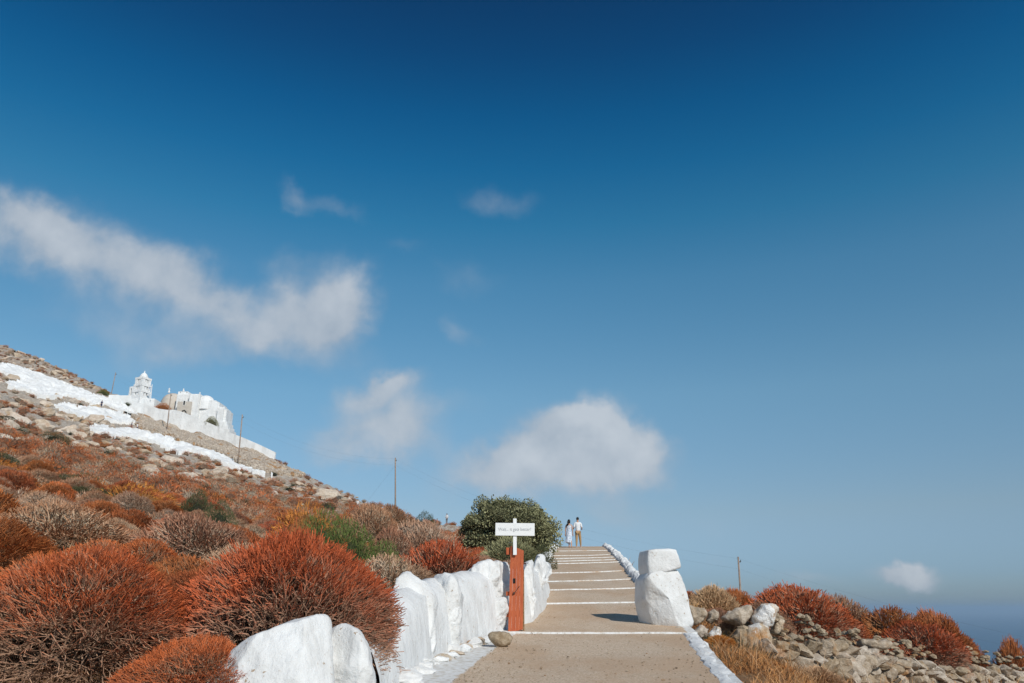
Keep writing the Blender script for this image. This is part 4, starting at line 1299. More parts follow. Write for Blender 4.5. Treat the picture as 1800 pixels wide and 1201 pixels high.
def patch(name, poly, mat, lift, seed, bump=.25, ymin=95, ymax=215, ds=.55):
    """a whitewashed or walled surface lying on the hillside, with its own thickness"""
    us = [p[0] for p in poly]
    a0 = (min(us) - 900) / 1477 - .06; a1 = (max(us) - 900) / 1477 + .01
    ys = np.arange(ymin, ymax, ds); aa = np.arange(a0, a1, .0024)
    Yg, Ag = np.meshgrid(ys, aa, indexing='ij'); X = Ag * Yg
    Z = ground(X, Yg)
    terr = (np.floor(Z / .7 + fbm(X * .12, Yg * .12, seed, 2) * 2) * .7 - Z + 0)
    Zt = Z + lift + bump * (fbm(X * .9, Yg * .9, seed, 3)) + .16 * (((Z / .8) + fbm(X * .1, Yg * .1, seed, 2) * 2) % 1.0)
    idx = {}; V = []
    k = 1 / (Yg * CP + Z * SP); U = 900 + FPX * X * k; Vp = 600.5 - FPX * (-Yg * SP + Z * CP) * k
    jx = fbm(X * .35, Yg * .35, seed + 3, 3) * 3
    lo, hi = min(p[1] for p in poly) - 4, max(p[1] for p in poly) + 4
    for j in range(len(ys)):
        for i in range(len(aa)):
            if lo < Vp[j, i] < hi and inside(U[j, i] + jx[j, i], Vp[j, i] + jx[j, i] * .5, poly):
                idx[(i, j)] = len(V); V.append((X[j, i], Yg[j, i], Zt[j, i]))
    F = []
    for (i, j), a in idx.items():
        if (i + 1, j) in idx and (i, j + 1) in idx and (i + 1, j + 1) in idx:
            F.append((a, idx[(i + 1, j)], idx[(i + 1, j + 1)], idx[(i, j + 1)]))
    me = bpy.data.meshes.new(name); me.from_pydata(V, [], F)
    bm = bmesh.new(); bm.from_mesh(me)
    for v in [v for v in bm.verts if not v.link_faces]: bm.verts.remove(v)
    be = [e for e in bm.edges if len(e.link_faces) == 1]
    ret = bmesh.ops.extrude_edge_only(bm, edges=be)
    for v in [g_ for g_ in ret['geom'] if isinstance(g_, bmesh.types.BMVert)]: v.co.z -= 1.6
    bm.to_mesh(me); bm.free(); me.update()
    return tag(link(name, me, mat), kind='structure')
for i, z_ in enumerate(ZONES_WHITE):
    patch('whitewashed_steps', z_, M_WHITE_FAR, .45, 50 + i, .16)
def mat_terrace():
    m, nt, b = new_mat('terrace_rubble'); g = NG(nt)
    p = g.pos()
    vo = g.n('ShaderNodeTexVoronoi'); vo.inputs['Scale'].default_value = 2.2; g.L.new(p, vo.inputs['Vector'])
    v2 = g.n('ShaderNodeTexVoronoi', feature='DISTANCE_TO_EDGE'); v2.inputs['Scale'].default_value = 2.2; g.L.new(p, v2.inputs['Vector'])
    col = g.mix(vo.outputs['Color'], (.42, .34, .26), (.58, .50, .41))
    col = g.mix(g.step(g.noise(.5, 5, .6, p), .56, .66), col, (.40, .23, .11))
    col = g.mix(g.step(v2.outputs['Distance'], .08, .0), col, (.16, .11, .08))
    g.L.new(col, b.inputs['Base Color']); g.bump(v2.outputs['Distance'], .8, .3, b)
    return m
patch('stone_terrace', ZONE_STONE, mat_terrace(), .35, 60, .35)

# ------------------------------------------------------------------ church and its buildings
YC = 158.0
def px2(u, v, Y=YC): return P(u, v, Y)
M_BEIGE = flat_mat('beige_plaster', (.56, .50, .43), .9, .10, 1.2)
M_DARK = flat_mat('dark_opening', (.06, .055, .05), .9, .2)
def block(mb, u0, u1, vt, vb, Y, D, dv=0.0):
    a = px2(u0, vt, Y); b_ = px2(u1, vb, Y)
    mb.box(a.x, b_.x, Y, Y + D, b_.z, a.z)
def ll(u, v, Y=YC): q = px2(u, v, Y); return q
def dome_mb(mb, u, vtop, vbase, ru, Y, D=0, pointed=1.0, n=28):
    c = px2(u, vbase, Y); t = px2(u, vtop, Y); h = t.z - c.z; r = ru * Y / 1400
    prof = [(r * 1.0, -1.5), (r, 0)] + [(r * math.cos(x) ** (1 / pointed), h * math.sin(x)) for x in np.linspace(.1, 1.50, 12)]
    mb.lathe(prof, n, (c.x, c.y + r + D, c.z))
def cross(u, vt, vb, Y, par, name='cross'):
    t, b_ = px2(u, vt, Y), px2(u, vb, Y); h = t.z - b_.z; mb = MB()
    mb.box(b_.x - .07, b_.x + .07, Y, Y + .14, b_.z - .3, t.z); mb.box(b_.x - h * .26, b_.x + h * .26, Y + .01, Y + .13, b_.z + h * .55, b_.z + h * .55 + .15)
    mb.lathe([(.22, -.3), (.2, 0), (.08, .2)], 10, (b_.x, Y + .07, b_.z))
    o = mb.build(name, M_WHITE_FAR, None); o.parent = par; return o
def dark(u0, u1, v0, v1, Y, par, name='window', mat=None):
    a = px2(u0, v0, Y); b_ = px2(u1, v1, Y); w = b_.x - a.x; h = a.z - b_.z
    mb = MB(); mb.box(a.x - .06, b_.x + .06, Y - .05, Y + .0, b_.z - .08, b_.z); mb.box(a.x - .06, b_.x + .06, Y - .05, Y, a.z, a.z + .08)
    mb.box(a.x - .06, a.x, Y - .05, Y, b_.z, a.z); mb.box(b_.x, b_.x + .06, Y - .05, Y, b_.z, a.z)
    o = mb.build(name, M_WHITE_FAR, par)
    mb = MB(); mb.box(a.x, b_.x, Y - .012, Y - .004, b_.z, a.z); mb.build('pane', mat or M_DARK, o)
    return o
def build_church():
    root = empty('church', (0, 0, 0))
    tag(root, 'whitewashed domed church with small crosses on the hillside ledge', 'church')
    Y0 = 163.0
    mb = MB(); block(mb, 311, 345, 693, 760, Y0, 7); mb.build('nave', M_WHITE_FAR, root, bevel=.12)
    mb = MB()
    mb.build  # noqa
    mb = MB(); dome_mb(mb, 294, 687, 713, 22, Y0 + 1, 0, 1.25); mb.build('apse_dome', M_BEIGE, root, smooth=True)
    mb = MB(); block(mb, 277, 312, 712, 730, Y0 + 2, 6); mb.build('apse_wall', M_BEIGE, root)
    cross(297, 682, 688, Y0 + 2.6, root)
    a = px2(322, 684.5, Y0 + .5)
    mb = MB(); block(mb, 313.5, 330.5, 688.5, 694, Y0 + 1, 3.5)
    q0, q1, qt = px2(313.5, 688.5, Y0 + 1), px2(330.5, 688.5, Y0 + 1), px2(322, 685, Y0 + 1)
    mb.add([q0, q1, (q1.x, Y0 + 4.5, q1.z), (q0.x, Y0 + 4.5, q0.z), (qt.x, Y0 + 2.7, qt.z)], [(0, 1, 4), (1, 2, 4), (2, 3, 4), (3, 0, 4)])
    mb.build('drum', M_WHITE_FAR, root)
    cross(322.5, 683, 686, Y0 + 2.7, root)
    mb = MB(); block(mb, 312.5, 334, 706, 728, Y0 - 1.4, 1.4)
    q0, q1 = px2(312.5, 706, Y0 - 1.4), px2(334, 706, Y0 - 1.4); qr = px2(320, 702, Y0 - 1.4)
    mb.build('annex', M_BEIGE, root)
    mb = MB(); block(mb, 333, 345, 692.3, 745, Y0 - 1.0, 4); mb.build('buttress', M_WHITE_FAR, root, bevel=.15)
    mb = MB(); dome_mb(mb, 356.5, 692, 706, 15.5, Y0 - .5, 0, 1.0); block(mb, 344, 374, 704, 752, Y0 - .1, 5); mb.build('side_dome', M_WHITE_FAR, root)
    cross(351, 689.5, 693.5, Y0 + 1, root)
    mb = MB(); block(mb, 366, 380, 706, 755, Y0 - .2, 5); mb.build('side_chapel', M_WHITE_FAR, root, bevel=.2)
    mb = MB(); block(mb, 379, 392, 714.5, 765, Y0 - .8, 5)
    mb.build('end_tower', M_WHITE_FAR, root, bevel=.5)
    for k, (u, v) in enumerate(((393.5, 741), (396.5, 748), (400, 754))):
        mb = MB(); block(mb, 386, u + 1.5, v, 775, Y0 - 1 - k * .15, 4); mb.build('stepped_buttress', M_WHITE_FAR, root)
    dark(285.5, 287.2, 706, 708.5, Y0 + 2, root); dark(292.8, 295, 705, 710, Y0 + 2, root)
    dark(322.8, 325, 705, 712, Y0 - 1.4, root); dark(317, 318, 688.7, 690.3, Y0 + 1, root); dark(328, 329.4, 689, 690.6, Y0 + 1, root)
    dark(368, 370, 713.5, 718, Y0 - .2, root, mat=M_WHITE_FAR); dark(304, 305.2, 716.5, 719, Y0 + 2, root); dark(345, 346, 712, 716, Y0 + .3, root)
    # dark curved band standing in for the shade of an arch
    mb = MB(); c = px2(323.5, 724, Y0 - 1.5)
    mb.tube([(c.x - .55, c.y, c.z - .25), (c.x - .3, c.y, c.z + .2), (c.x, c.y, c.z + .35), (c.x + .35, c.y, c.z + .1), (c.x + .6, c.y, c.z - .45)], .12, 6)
    mb.build('arch_shade', M_DARK, root)
build_church()
def build_tower():
    Y = 160.0
    c = px2(247, 702, Y)
    root = empty('bell_tower', (c.x, c.y, c.z), R(-24))
    tag(root, 'tiered white bell tower with arched openings and a small cap dome', 'tower')
    k = Y / 1460
    W = 10.6 * k; Ht = px2(247, 666, Y).z - c.z
    levels = [(0, .36), (.37, .66), (.67, 1.0)]
    for i, (a, b_) in enumerate(levels):
        z0, z1 = a * Ht - (2 if i == 0 else 0), b_ * Ht
        w = W * (1.05 - .06 * i)
        mb = MB(); t = .34
        zz0 = z0 + (2.6 if i == 0 else .35); zz1 = z1 - .3
        mb.box(-w, w, -w, w, z0, zz0); mb.box(-w - .05, w + .05, -w - .05, w + .05, zz1, z1 + .1)
        for sx in (-1, 0, 1):
            for sy in (-1, 0, 1):
                if sx == 0 and sy == 0: mb.box(-w * .6, w * .6, -w * .6, w * .6, zz0, zz1); continue
                cx, cy = sx * (w - t), sy * (w - t); tt = t if (sx and sy) else .22
                mb.box(cx - tt, cx + tt, cy - tt, cy + tt, zz0, zz1)
        mb.build('belfry_tier', M_WHITE_FAR, root)
    mb = MB()
    mb.lathe([(W * .80, Ht), (W * .80, Ht + .35), (W * .66, Ht + .4), (W * .62, Ht + .65), (W * .48, Ht + .95), (W * .25, Ht + 1.2), (.12, Ht + 1.28), (.1, Ht + 1.55), (.03, Ht + 1.75)], 16)
    mb.build('cap_dome', M_WHITE_FAR, root, smooth=False)
    mb = MB(); w = W
    x0, x1 = -W - 1.15, -W - .02; h0 = Ht * .40; z1 = Ht * .60
    mb.box(x0, x1, -w, w * .6, -2, .6); mb.box(x0, x1, -w, w * .6, z1 - .4, z1)
    for xx in (x0 + .18, x1 - .2):
        for yy in (-w + .18, w * .6 - .18): mb.box(xx - .18, xx + .18, yy - .18, yy + .18, .6, z1 - .4)
    mb.build('bell_wing', M_WHITE_FAR, root)
build_tower()
def build_gatehouse():
    root = empty('gatehouse', tuple(px2(245, 728, 157)))
    root.location = (0, 0, 0)
    tag(root, 'flat roofed white building with a dark doorway below the bell tower', 'house')
    mb = MB(); block(mb, 224, 266, 700.5, 740, 158.6, 5); mb.build('main_block', M_WHITE_FAR, root, bevel=.08)
    mb = MB(); block(mb, 199, 226, 695, 735, 159.5, 5); mb.build('long_room', M_WHITE_FAR, root, bevel=.08)
    mb = MB(); block(mb, 191, 206, 694, 715, 161, 3); mb.build('corner_room', M_WHITE_FAR, root, bevel=.08)
    f = flat_mat('grey_frame', (.33, .34, .36), .8, .1)
    dark(249, 253.6, 713.5, 722, 158.6, root, 'door', M_WHITE_FAR); dark(254.8, 257, 713, 722.5, 158.6, root, 'door', flat_mat('blue_grey_shutter', (.16, .19, .25)))
    mb = MB(); block(mb, 247.5, 258.5, 712, 712.7, 158.3, .3); mb.build('lintel', f, root)
    dark(231, 233, 709, 712.5, 158.6, root)
build_gatehouse()
def build_enclosure():
    pts = [(150, 700, 692), (170, 706, 697), (200, 712, 703), (228, 719, 707), (252, 725, 710), (277, 732, 718.5), (290, 741, 720.5), (304, 748, 720.5), (318, 751, 724.5), (355, 762, 739), (382, 770, 751), (403, 782, 761), (427, 786, 770), (455, 798, 782), (482, 813, 795)]
    Ys = [158, 158, 157.6, 157.2, 156.8, 156.4, 156, 155.8, 155.5, 155, 154.5, 154, 153.6, 153.2, 153]
    V = []
    for (u, vb, vt), Y in zip(pts, Ys):
        b_, t = P(u, vb, Y), P(u, vt, Y)
        for dy, z in ((0, b_.z - 4), (0, t.z), (.6, t.z), (.6, b_.z - 4)):
            V.append((b_.x, Y + dy, z))
    n = len(pts); F = []
    for i in range(n - 1):
        for k in range(3):
            a = i * 4 + k; F.append((a, a + 4, a + 5, a + 1))
    F += [(0, 1, 2, 3), ((n - 1) * 4 + 3, (n - 1) * 4 + 2, (n - 1) * 4 + 1, (n - 1) * 4)]
    # right end returns away from the viewer
    e = P(482, 795, 145); e0 = P(482, 813, 145)
    me = bpy.data.meshes.new('enclosure_wall'); me.from_pydata(V, [], F)
    bm = bmesh.new(); bm.from_mesh(me); bmesh.ops.recalc_face_normals(bm, faces=bm.faces); bm.to_mesh(me); bm.free()
    tag(link('enclosure_wall', me, M_WHITE_FAR), 'long high whitewashed enclosure wall stepping down the slope below the church', 'wall')
build_enclosure()
def far_bush(u, v, w, Y, kind, lab, hk=.6):
    q = P(u, v, Y); rad = w / 2 * Y / 1450
    o = bpy.data.objects.new('bush', LEAFM[0]); COL.objects.link(o)
    o.material_slots[0].link = 'OBJECT'; o.material_slots[0].material = TW[kind]
    o.location = (q.x, Y, q.z - rad * hk * 1.5 * .5); o.scale = (rad, rad, rad * hk * 1.5)
    tag(o, lab, 'bush')
far_bush(286, 716, 27, 158, 'gold', 'olive yellow bush in front of the beige dome', .6)
far_bush(371, 742, 24, 156, 'leaf', 'round olive bush behind the enclosure wall under the end tower', .9)
far_bush(181, 692, 22, 168, 'green', 'dark green bush on the ridge left of the white buildings', .7)
far_bush(201, 705, 14, 161, 'green', 'small green bush at the corner room')
far_bush(225, 711, 17, 157.5, 'green', 'flat green bush against the building below the bell tower', .4)
far_bush(148, 684, 18, 170, 'green', 'green bush on the whitewashed terrace', .4)
far_bush(103, 672, 12, 176, 'green', 'tiny green bush on the upper terrace', .4)

# ------------------------------------------------------------------ poles and wires
M_POLE = flat_mat('weathered_pole', (.36, .27, .21), .9, .35, 3)
M_WIRE = flat_mat('wire', (.10, .10, .11), .7)
def pole(ut, vt, ub, vb, Y, lab, extra=0.0, r0=.14, arm=True):
    t, b_ = P(ut, vt, Y), P(ub, vb, Y)
    b_ = b_ + (b_ - t).normalized() * extra
    root = empty('utility_pole', tuple(b_)); tag(root, lab, 'pole', None)
    mb = MB(); mb.tube([(0, 0, 0), tuple((t - b_) * .5), tuple(t - b_)], [r0 * .85, r0 * .72, r0 * .6], 10); mb.build('shaft', M_POLE, root, smooth=True)
    if arm:
        mb = MB(); q = t - b_
        mb.box(q.x - .03, q.x + .22, q.y - .04, q.y + .04, q.z - .5, q.z - .42)
        for dx in (.2,): mb.tube([(q.x + dx, q.y, q.z - .45), (q.x + dx, q.y, q.z - .28)], .035, 6)
        mb.build('insulator_bracket', M_DARK, root)
    return t
tA = pole(203.5, 655, 195, 695, 170, 'thin reddish wooden pole on the ridge left of the bell tower', 3, .12)
tB = pole(300.5, 692, 292.5, 764, 148, 'leaning wooden pole in front of the beige dome', 0.6, .13)
tC = pole(426, 729, 417.5, 824, 118, 'wooden pole beside the white steps, right of the church', .6, .13)
tD = pole(695, 805, 695, 900, 122, 'straight pale wooden pole standing alone on the ridge against the sky', 1.5, .15)
tE = pole(1297.5, 979, 1303, 1060, 78, 'leaning brown wooden pole behind the bushes right of the white pillar', 4.0, .125)
def wire(a, b_, sag, lab, dz=0.0, r=.005, n=24):
    mb = MB(); pts = []
    for i in range(n + 1):
        f = i / n; p = a.lerp(b_, f); p.z += dz - sag * 4 * f * (1 - f); pts.append(p)
    mb.tube(pts, r, 4, False)
    o = mb.build('overhead_wire', M_WIRE); tag(o, lab, 'wire')
off = P(1990, 1155, 60)
for i, (dz, nm) in enumerate(((-.15, 'upper'), (-1.1, 'lower'))):
    wire(tA, tB, .8, nm + ' wire from the ridge pole to the pole by the dome', dz)
    wire(tB, tC, .8, nm + ' wire from the dome pole to the pole by the steps', dz)
    wire(tC, tD, 1.6, nm + ' wire spanning the sky to the lone ridge pole', dz)
    wire(tD, tE, 2.0, nm + ' wire crossing the sky from the lone ridge pole to the leaning pole', dz, .004)
    wire(tE, off, .6, nm + ' wire running off to the right from the leaning pole', dz, .0035)
wire(tD, P(637, 880, 125), 0, 'slanting stay wire of the lone ridge pole', -1.2, .006)
# flag mast
def flag():
    b_, t = P(264.5, 704, 158.4), P(267.5, 676, 158.4)
    root = empty('flag_mast', tuple(b_)); tag(root, 'thin white mast with a small pale flag beside the bell tower', 'flagpole')
    mb = MB(); mb.tube([(0, 0, 0), tuple(t - b_)], [.09, .07], 8); mb.build('mast', M_WHITE_FAR, root)
    a, c = P(262, 680.5, 158.4) - b_, P(267, 684, 158.4) - b_
    V = []; n = 8
    for i in range(n + 1):
        f = i / n; x = c.x + (a.x - c.x) * f; y = .08 * math.sin(f * 6)
        for z in (a.z, c.z):
            V += [(x, y, z), (x, y + .015, z)]
    F = []
    for i in range(n):
        k = i * 4; F += [(k, k + 4, k + 6, k + 2), (k + 1, k + 3, k + 7, k + 5), (k, k + 1, k + 5, k + 4), (k + 2, k + 6, k + 7, k + 3)]
    me = bpy.data.meshes.new('flag'); me.from_pydata(V, [], F); link('flag', me, flat_mat('flag_cloth', (.45, .50, .60), .8, .5, 2), root)
flag()

# ------------------------------------------------------------------ people
def skin(name, joints, edges, mat, parent, sub=2):
    me = bpy.data.meshes.new(name); names = list(joints)
    me.from_pydata([joints[k][0] for k in names], [], [(names.index(a), names.index(b)) for a, b in edges])
    o = bpy.data.objects.new(name, me); COL.objects.link(o)
    md = o.modifiers.new('s', 'SKIN'); md.use_smooth_shade = True
    for i, k in enumerate(names):
        r = joints[k][1]; r = r if hasattr(r, '__len__') else (r, r)
        me.skin_vertices[0].data[i].radius = r
    me.skin_vertices[0].data[0].use_root = True
    s = o.modifiers.new('u', 'SUBSURF'); s.levels = sub; s.render_levels = sub
    dg = bpy.context.evaluated_depsgraph_get()
    m2 = bpy.data.meshes.new_from_object(o.evaluated_get(dg))
    bpy.data.objects.remove(o)
    m2.name = name; m2.materials.clear(); m2.materials.append(mat)
    return link(name, m2, None, parent)
M_SKIN = flat_mat('skin', (.50, .28, .18), .55, .05)
M_HAIR = flat_mat('dark_hair', (.02, .015, .012), .5, .2)
def mat_c(n, c): return flat_mat(n, c, .85, .12, 18)
def person(label, loc, H, yaw, top, bottom, shoes, legs=((-.045, .0), (.05, .03)), arms='down', dress=None, hair='short', detail=True, group=None):
    root = empty('person', loc, yaw); tag(root, label, 'person', group)
    h = H
    lx, ly = legs[0]; rx, ry = legs[1]
    J = {
        'pel': ((0, 0, .52 * h), (.075 * h, .055 * h)), 'waist': ((0, 0, .61 * h), (.065 * h, .048 * h)), 'chest': ((0, 0, .73 * h), (.088 * h, .058 * h)), 'neck0': ((0, 0, .81 * h), (.05 * h, .04 * h)),
        'neck': ((0, .003 * h, .86 * h), .027 * h), 'head0': ((0, .012 * h, .90 * h), (.040 * h, .046 * h)), 'head': ((0, .010 * h, .955 * h), (.044 * h, .054 * h)), 'top': ((0, .004 * h, .985 * h), .030 * h), 'nose': ((0, .075 * h, .925 * h), .007 * h)}
    E = [('pel', 'waist'), ('waist', 'chest'), ('chest', 'neck0'), ('neck0', 'neck'), ('neck', 'head0'), ('head0', 'head'), ('head', 'top'), ('head0', 'nose')]
    AR = {'down': ((.125, 0, .64), (.135, .02, .49)), 'bent': ((.135, -.02, .65), (.15, .10, .62)), 'link': ((.14, -.01, .66), (.17, .08, .66)), 'front': ((.13, .01, .64), (.06, .12, .60))}
    arms = arms if isinstance(arms, tuple) else (arms, arms)
    for sd, (fx, fy), am in ((-1, legs[0], arms[0]), (1, legs[1], arms[1])):
        k = 'L' if sd < 0 else 'R'
        J.update({k + 'hip': ((sd * .05 * h, 0, .49 * h), .052 * h), k + 'kn': ((fx * h * .8, fy * h * .3 + .012 * h, .275 * h), .036 * h), k + 'an': ((fx * h, fy * h, .045 * h), .020 * h), k + 'toe': ((fx * h, (fy + .085) * h, .012 * h), .018 * h), k + 'heel': ((fx * h, (fy - .02) * h, .014 * h), .018 * h)})
        E += [('pel', k + 'hip'), (k + 'hip', k + 'kn'), (k + 'kn', k + 'an'), (k + 'an', k + 'toe'), (k + 'an', k + 'heel')]
        el, wr = AR[am]
        J.update({k + 'sh': ((sd * .105 * h, 0, .795 * h), .032 * h), k + 'el': ((sd * el[0] * h, el[1] * h, el[2] * h), .024 * h), k + 'wr': ((sd * wr[0] * h, wr[1] * h, wr[2] * h), .016 * h)})
        d = (Vector(J[k + 'wr'][0]) - Vector(J[k + 'el'][0])).normalized(); w = Vector(J[k + 'wr'][0]); palm = w + d * .045 * h
        J[k + 'pa'] = (tuple(palm), (.020 * h, .011 * h))
        E += [('neck0', k + 'sh'), (k + 'sh', k + 'el'), (k + 'el', k + 'wr'), (k + 'wr', k + 'pa')]
        if detail:
            s = d.cross(Vector((0, 1, .2))).normalized()
            for fi, (of, ln) in enumerate(((-.015, .038), (-.005, .045), (.005, .042), (.015, .032))):
                b0 = palm + s * of * h + d * .008 * h; J[k + 'f%d' % fi] = (tuple(b0 + d * ln * h * .9 + Vector((0, .006 * h, 0))), .0045 * h)
                E += [(k + 'pa', k + 'f%d' % fi)]
            J[k + 'th'] = (tuple(w + d * .03 * h + s * -.028 * h + Vector((0, .012 * h, 0))), .006 * h); E += [(k + 'wr', k + 'th')]
    skin('body', J, E, M_SKIN, root, 2 if detail else 1)
    def sub_(keys, edges, gr, name, mat, mod=None, sub=2):
        jj = {}
        for q in keys:
            p, r = J[q]; r = r if hasattr(r, '__len__') else (r, r)
            jj[q] = (p, (r[0] + gr * h, r[1] + gr * h))
        if mod: mod(jj)
        return skin(name, jj, edges, mat, root, sub if detail else 1)
    def half(q0, q1, f=.55): return tuple(Vector(J[q0][0]).lerp(Vector(J[q1][0]), f))
    def shirt_mod(jj):
        for k in 'LR':
            jj[k + 'mid'] = (half(k + 'sh', k + 'el', .95), (.030 * h, .030 * h))
    if top is not None:
        sub_(['pel', 'waist', 'chest', 'neck0', 'Lsh', 'Rsh'], [('pel', 'waist'), ('waist', 'chest'), ('chest', 'neck0'), ('neck0', 'Lsh'), ('neck0', 'Rsh'), ('Lsh', 'Lmid'), ('Rsh', 'Rmid')], .013, 'shirt', top, shirt_mod)
    if bottom is not None:
        sub_(['pel', 'Lhip', 'Rhip', 'Lkn', 'Rkn', 'Lan', 'Ran'], [('pel', 'Lhip'), ('pel', 'Rhip'), ('Lhip', 'Lkn'), ('Rhip', 'Rkn'), ('Lkn', 'Lan'), ('Rkn', 'Ran')], .008, 'trousers', bottom)
    if shoes is not None:
        for k in 'LR':
            jj = {q: (J[k + q][0], (J[k + q][1] + .006 * h,) * 2) for q in ('heel', 'toe')}
            skin('shoe', jj, [('heel', 'toe')], shoes, root, 1)
    mb = MB()
    if hair == 'short':
        mb.lathe([(.01 * h, .062 * h), (.030 * h, .056 * h), (.046 * h, .036 * h), (.053 * h, .008 * h), (.050 * h, -.016 * h), (.040 * h, -.024 * h)][::-1], 16, (0, -.004 * h, .952 * h), .95, 1.1)
    else:
        mb.lathe([(.01 * h, .064 * h), (.032 * h, .056 * h), (.050 * h, .034 * h), (.056 * h, .0), (.055 * h, -.03 * h), (.05 * h, -.07 * h)][::-1], 16, (0, -.008 * h, .95 * h), .95, 1.1)
        mb.tube([(-.005 * h, -.03 * h, .95 * h), (-.03 * h, -.06 * h, .89 * h), (-.05 * h, -.075 * h, .83 * h), (-.075 * h, -.07 * h, .765 * h)], [.04 * h, .048 * h, .045 * h, .018 * h], 10)
    mb.build('hair', M_HAIR, root, smooth=True)
    if dress is not None:
        prof = [(.092, .80), (.098, .76), (.094, .72), (.078, .64), (.080, .61), (.098, .54), (.105, .46), (.108, .36), (.118, .26), (.135, .17), (.13, .165)]
        mb = MB(); n = 40
        V = []
        for ri, (r_, z) in enumerate(prof):
            f = max(0, (.6 - z) / .45)
            for k in range(n):
                t = 2 * math.pi * k / n
                fold = 1 + .10 * f * math.sin(t * 7 + z * 9)
                V.append(((math.cos(t) * r_ * fold - .045 * f * f) * h, math.sin(t) * r_ * .62 * fold * h * (1 + .5 * f), (z + .012 * f * math.sin(3 * t)) * h))
        F = []
        for i in range(len(prof) - 1):
            for k in range(n):
                a = i * n + k; b = i * n + (k + 1) % n
                F.append((a, b, b + n, a + n))
        me = bpy.data.meshes.new('dress'); me.from_pydata(V, [], F); me.polygons.foreach_set('use_smooth', [True] * len(F)); link('dress', me, dress, root)
        for sx in (-1, 1):
            mb = MB(); mb.tube([(sx * .05 * h, -.058 * h, .79 * h), (sx * .07 * h, -.045 * h, .825 * h), (sx * .062 * h, .03 * h, .825 * h), (sx * .05 * h, .058 * h, .79 * h)], .012 * h, 6); mb.build('strap', dress, root)
    return root
def dress_mat():
    m, nt, b = new_mat('floral_dress'); g = NG(nt)
    n = g.noise(22, 3, .6)
    g.L.new(g.mix(g.step(n, .53, .60), (.66, .70, .76), (.16, .26, .40)), b.inputs['Base Color']); return m
def feet(u, v, Y): return P(u, v, Y)
def at_path(u, Y):
    x = P(u, 962, Y).x; return (x, Y, float(path_z(Y)) + .012)
person('man in a white shirt and tan trousers walking away at the crest of the path', at_path(1016.5, 50.5), 1.80, R(2), mat_c('white_shirt', (.78, .79, .80)), mat_c('tan_trousers', (.42, .27, .13)), mat_c('white_shoes', (.7, .7, .7)),
       legs=((-.06, -.03), (.10, .10)), arms=('bent', 'bent'))
person('woman with long dark hair in a pale blue floral dress at the path crest', at_path(1001.0, 50.0), 1.66, R(-4), None, None, mat_c('sandals', (.45, .25, .18)),
       legs=((-.01, .02), (.075, -.06)), arms=('down', 'down'), dress=dress_mat(), hair='long')
black = mat_c('black_cloth', (.02, .02, .025)); navy = mat_c('navy_cloth', (.03, .045, .10)); whiteS = mat_c('white_cloth', (.7, .7, .7)); blueS = mat_c('blue_cloth', (.05, .20, .50)); orangeD = mat_c('orange_cloth', (.62, .25, .10)); greyT = mat_c('grey_cloth', (.20, .20, .21)); tealS = mat_c('rust_cloth', (.40, .12, .06))
def far_person(u, v, lab, top, bottom, yaw=0, H=1.74, dress=None, hair='short', arms='down', Y=None, lift=0.0):
    Yh = Y or hit(u, v, 90, 200) or 135
    q = P(u, v, Yh)
    person(lab, (q.x, Yh, q.z + lift), H, yaw, top, bottom, black, arms=arms, dress=dress, hair=hair, detail=False)
far_person(785, 929.5, 'person in a white shirt and grey trousers standing on the ridge left of the tree', whiteS, greyT, R(170), arms='front', Y=134, lift=.7)
far_person(768, 931, 'person in rust clothes half hidden by bushes left of the tree', tealS, greyT, R(150), Y=133)
far_person(519.5, 873, 'person in a bright blue top half hidden in the scrub', blueS, blueS, R(200), Y=128)
far_person(628, 897, 'dark haired person in a white top showing above the ridge scrub', whiteS, greyT, R(180), Y=130)
far_person(240, 760.5, 'person in a white shirt and navy trousers on the white steps', whiteS, navy, R(90), Y=137)
far_person(230, 756.5, 'smaller person in dark clothes on the white steps left of the one in white', navy, navy, R(-70), H=1.5, Y=138, arms='front')
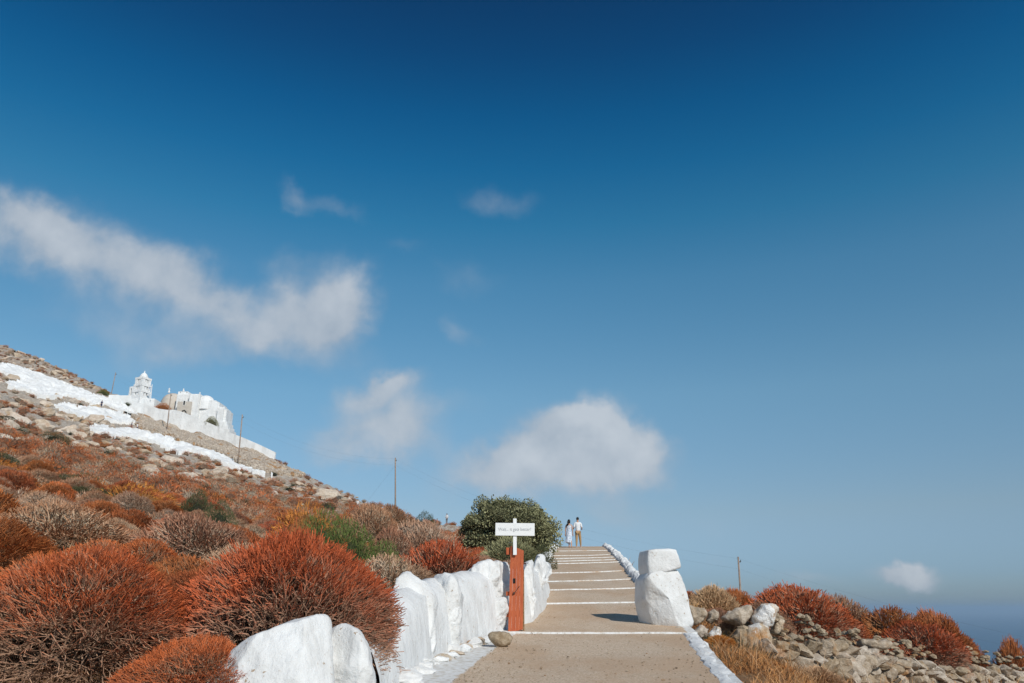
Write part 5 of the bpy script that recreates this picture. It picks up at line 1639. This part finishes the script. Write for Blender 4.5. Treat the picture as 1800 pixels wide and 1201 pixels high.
far_person(397, 823, 'person in a long orange dress on the white steps by the pole', None, None, 0, dress=orangeD, hair='long', Y=121, H=1.75)
far_person(406, 823, 'person in a white shirt and black trousers by the pole at the steps', whiteS, black, R(180), Y=121)
far_person(177.5, 717, 'person in dark blue on the upper whitewashed terrace', navy, navy, R(180), Y=150, H=1.5)

print('objects', len(SC.objects), 'tris', sum(len(m.loops) - 2 * len(m.polygons) for m in bpy.data.meshes))

# ------------------------------------------------------------------ grit on the path
def build_grit():
    r = np.random.default_rng(91)
    src = rock_mesh('tmp3', 79, 1, 5, .8); sv = np.array([v.co[:] for v in src.vertices]); sf = np.array([p.vertices[:] for p in src.polygons])
    Vs, Fs = [], []; nb = 0
    for k in range(900):
        y = math.exp(r.uniform(math.log(7.5), math.log(24)))
        e = r.random() ** 2.2 * .5; e = e if r.random() < .5 else 1 - e
        x = path_xl(y) + (path_xr(y) - path_xl(y)) * e
        s_ = r.uniform(.004, .013) * (1.6 if r.random() < .06 else 1); t = r.uniform(0, 6.28)
        v = sv * np.array([s_ * 1.4, s_, s_ * .7]); v = np.stack([v[:, 0] * math.cos(t) - v[:, 1] * math.sin(t) + x, v[:, 0] * math.sin(t) + v[:, 1] * math.cos(t) + y, v[:, 2] + float(path_z(y)) + .004], 1)
        Vs.append(v); Fs.append(sf + nb); nb += len(sv)
    tag(link('gravel', np_mesh('gravel', np.concatenate(Vs), np.concatenate(Fs)), M_ROCK), 'loose grit scattered along the edges of the path', 'gravel', kind='stuff')
build_grit()

# ------------------------------------------------------------------ sea air
def build_haze():
    m = bpy.data.materials.new('sea_air'); m.use_nodes = True
    nt = m.node_tree; nt.nodes.clear()
    v = nt.nodes.new('ShaderNodeVolumePrincipled'); o = nt.nodes.new('ShaderNodeOutputMaterial')
    v.inputs['Color'].default_value = (.56, .76, .97, 1); v.inputs['Density'].default_value = 6.2e-5; v.inputs['Anisotropy'].default_value = .1
    nt.links.new(v.outputs[0], o.inputs['Volume'])
    mb = MB(); S = 70000; mb.box(-S, S, -S, S, -264, 95)
    tag(mb.build('haze', m), kind='stuff')
build_haze()
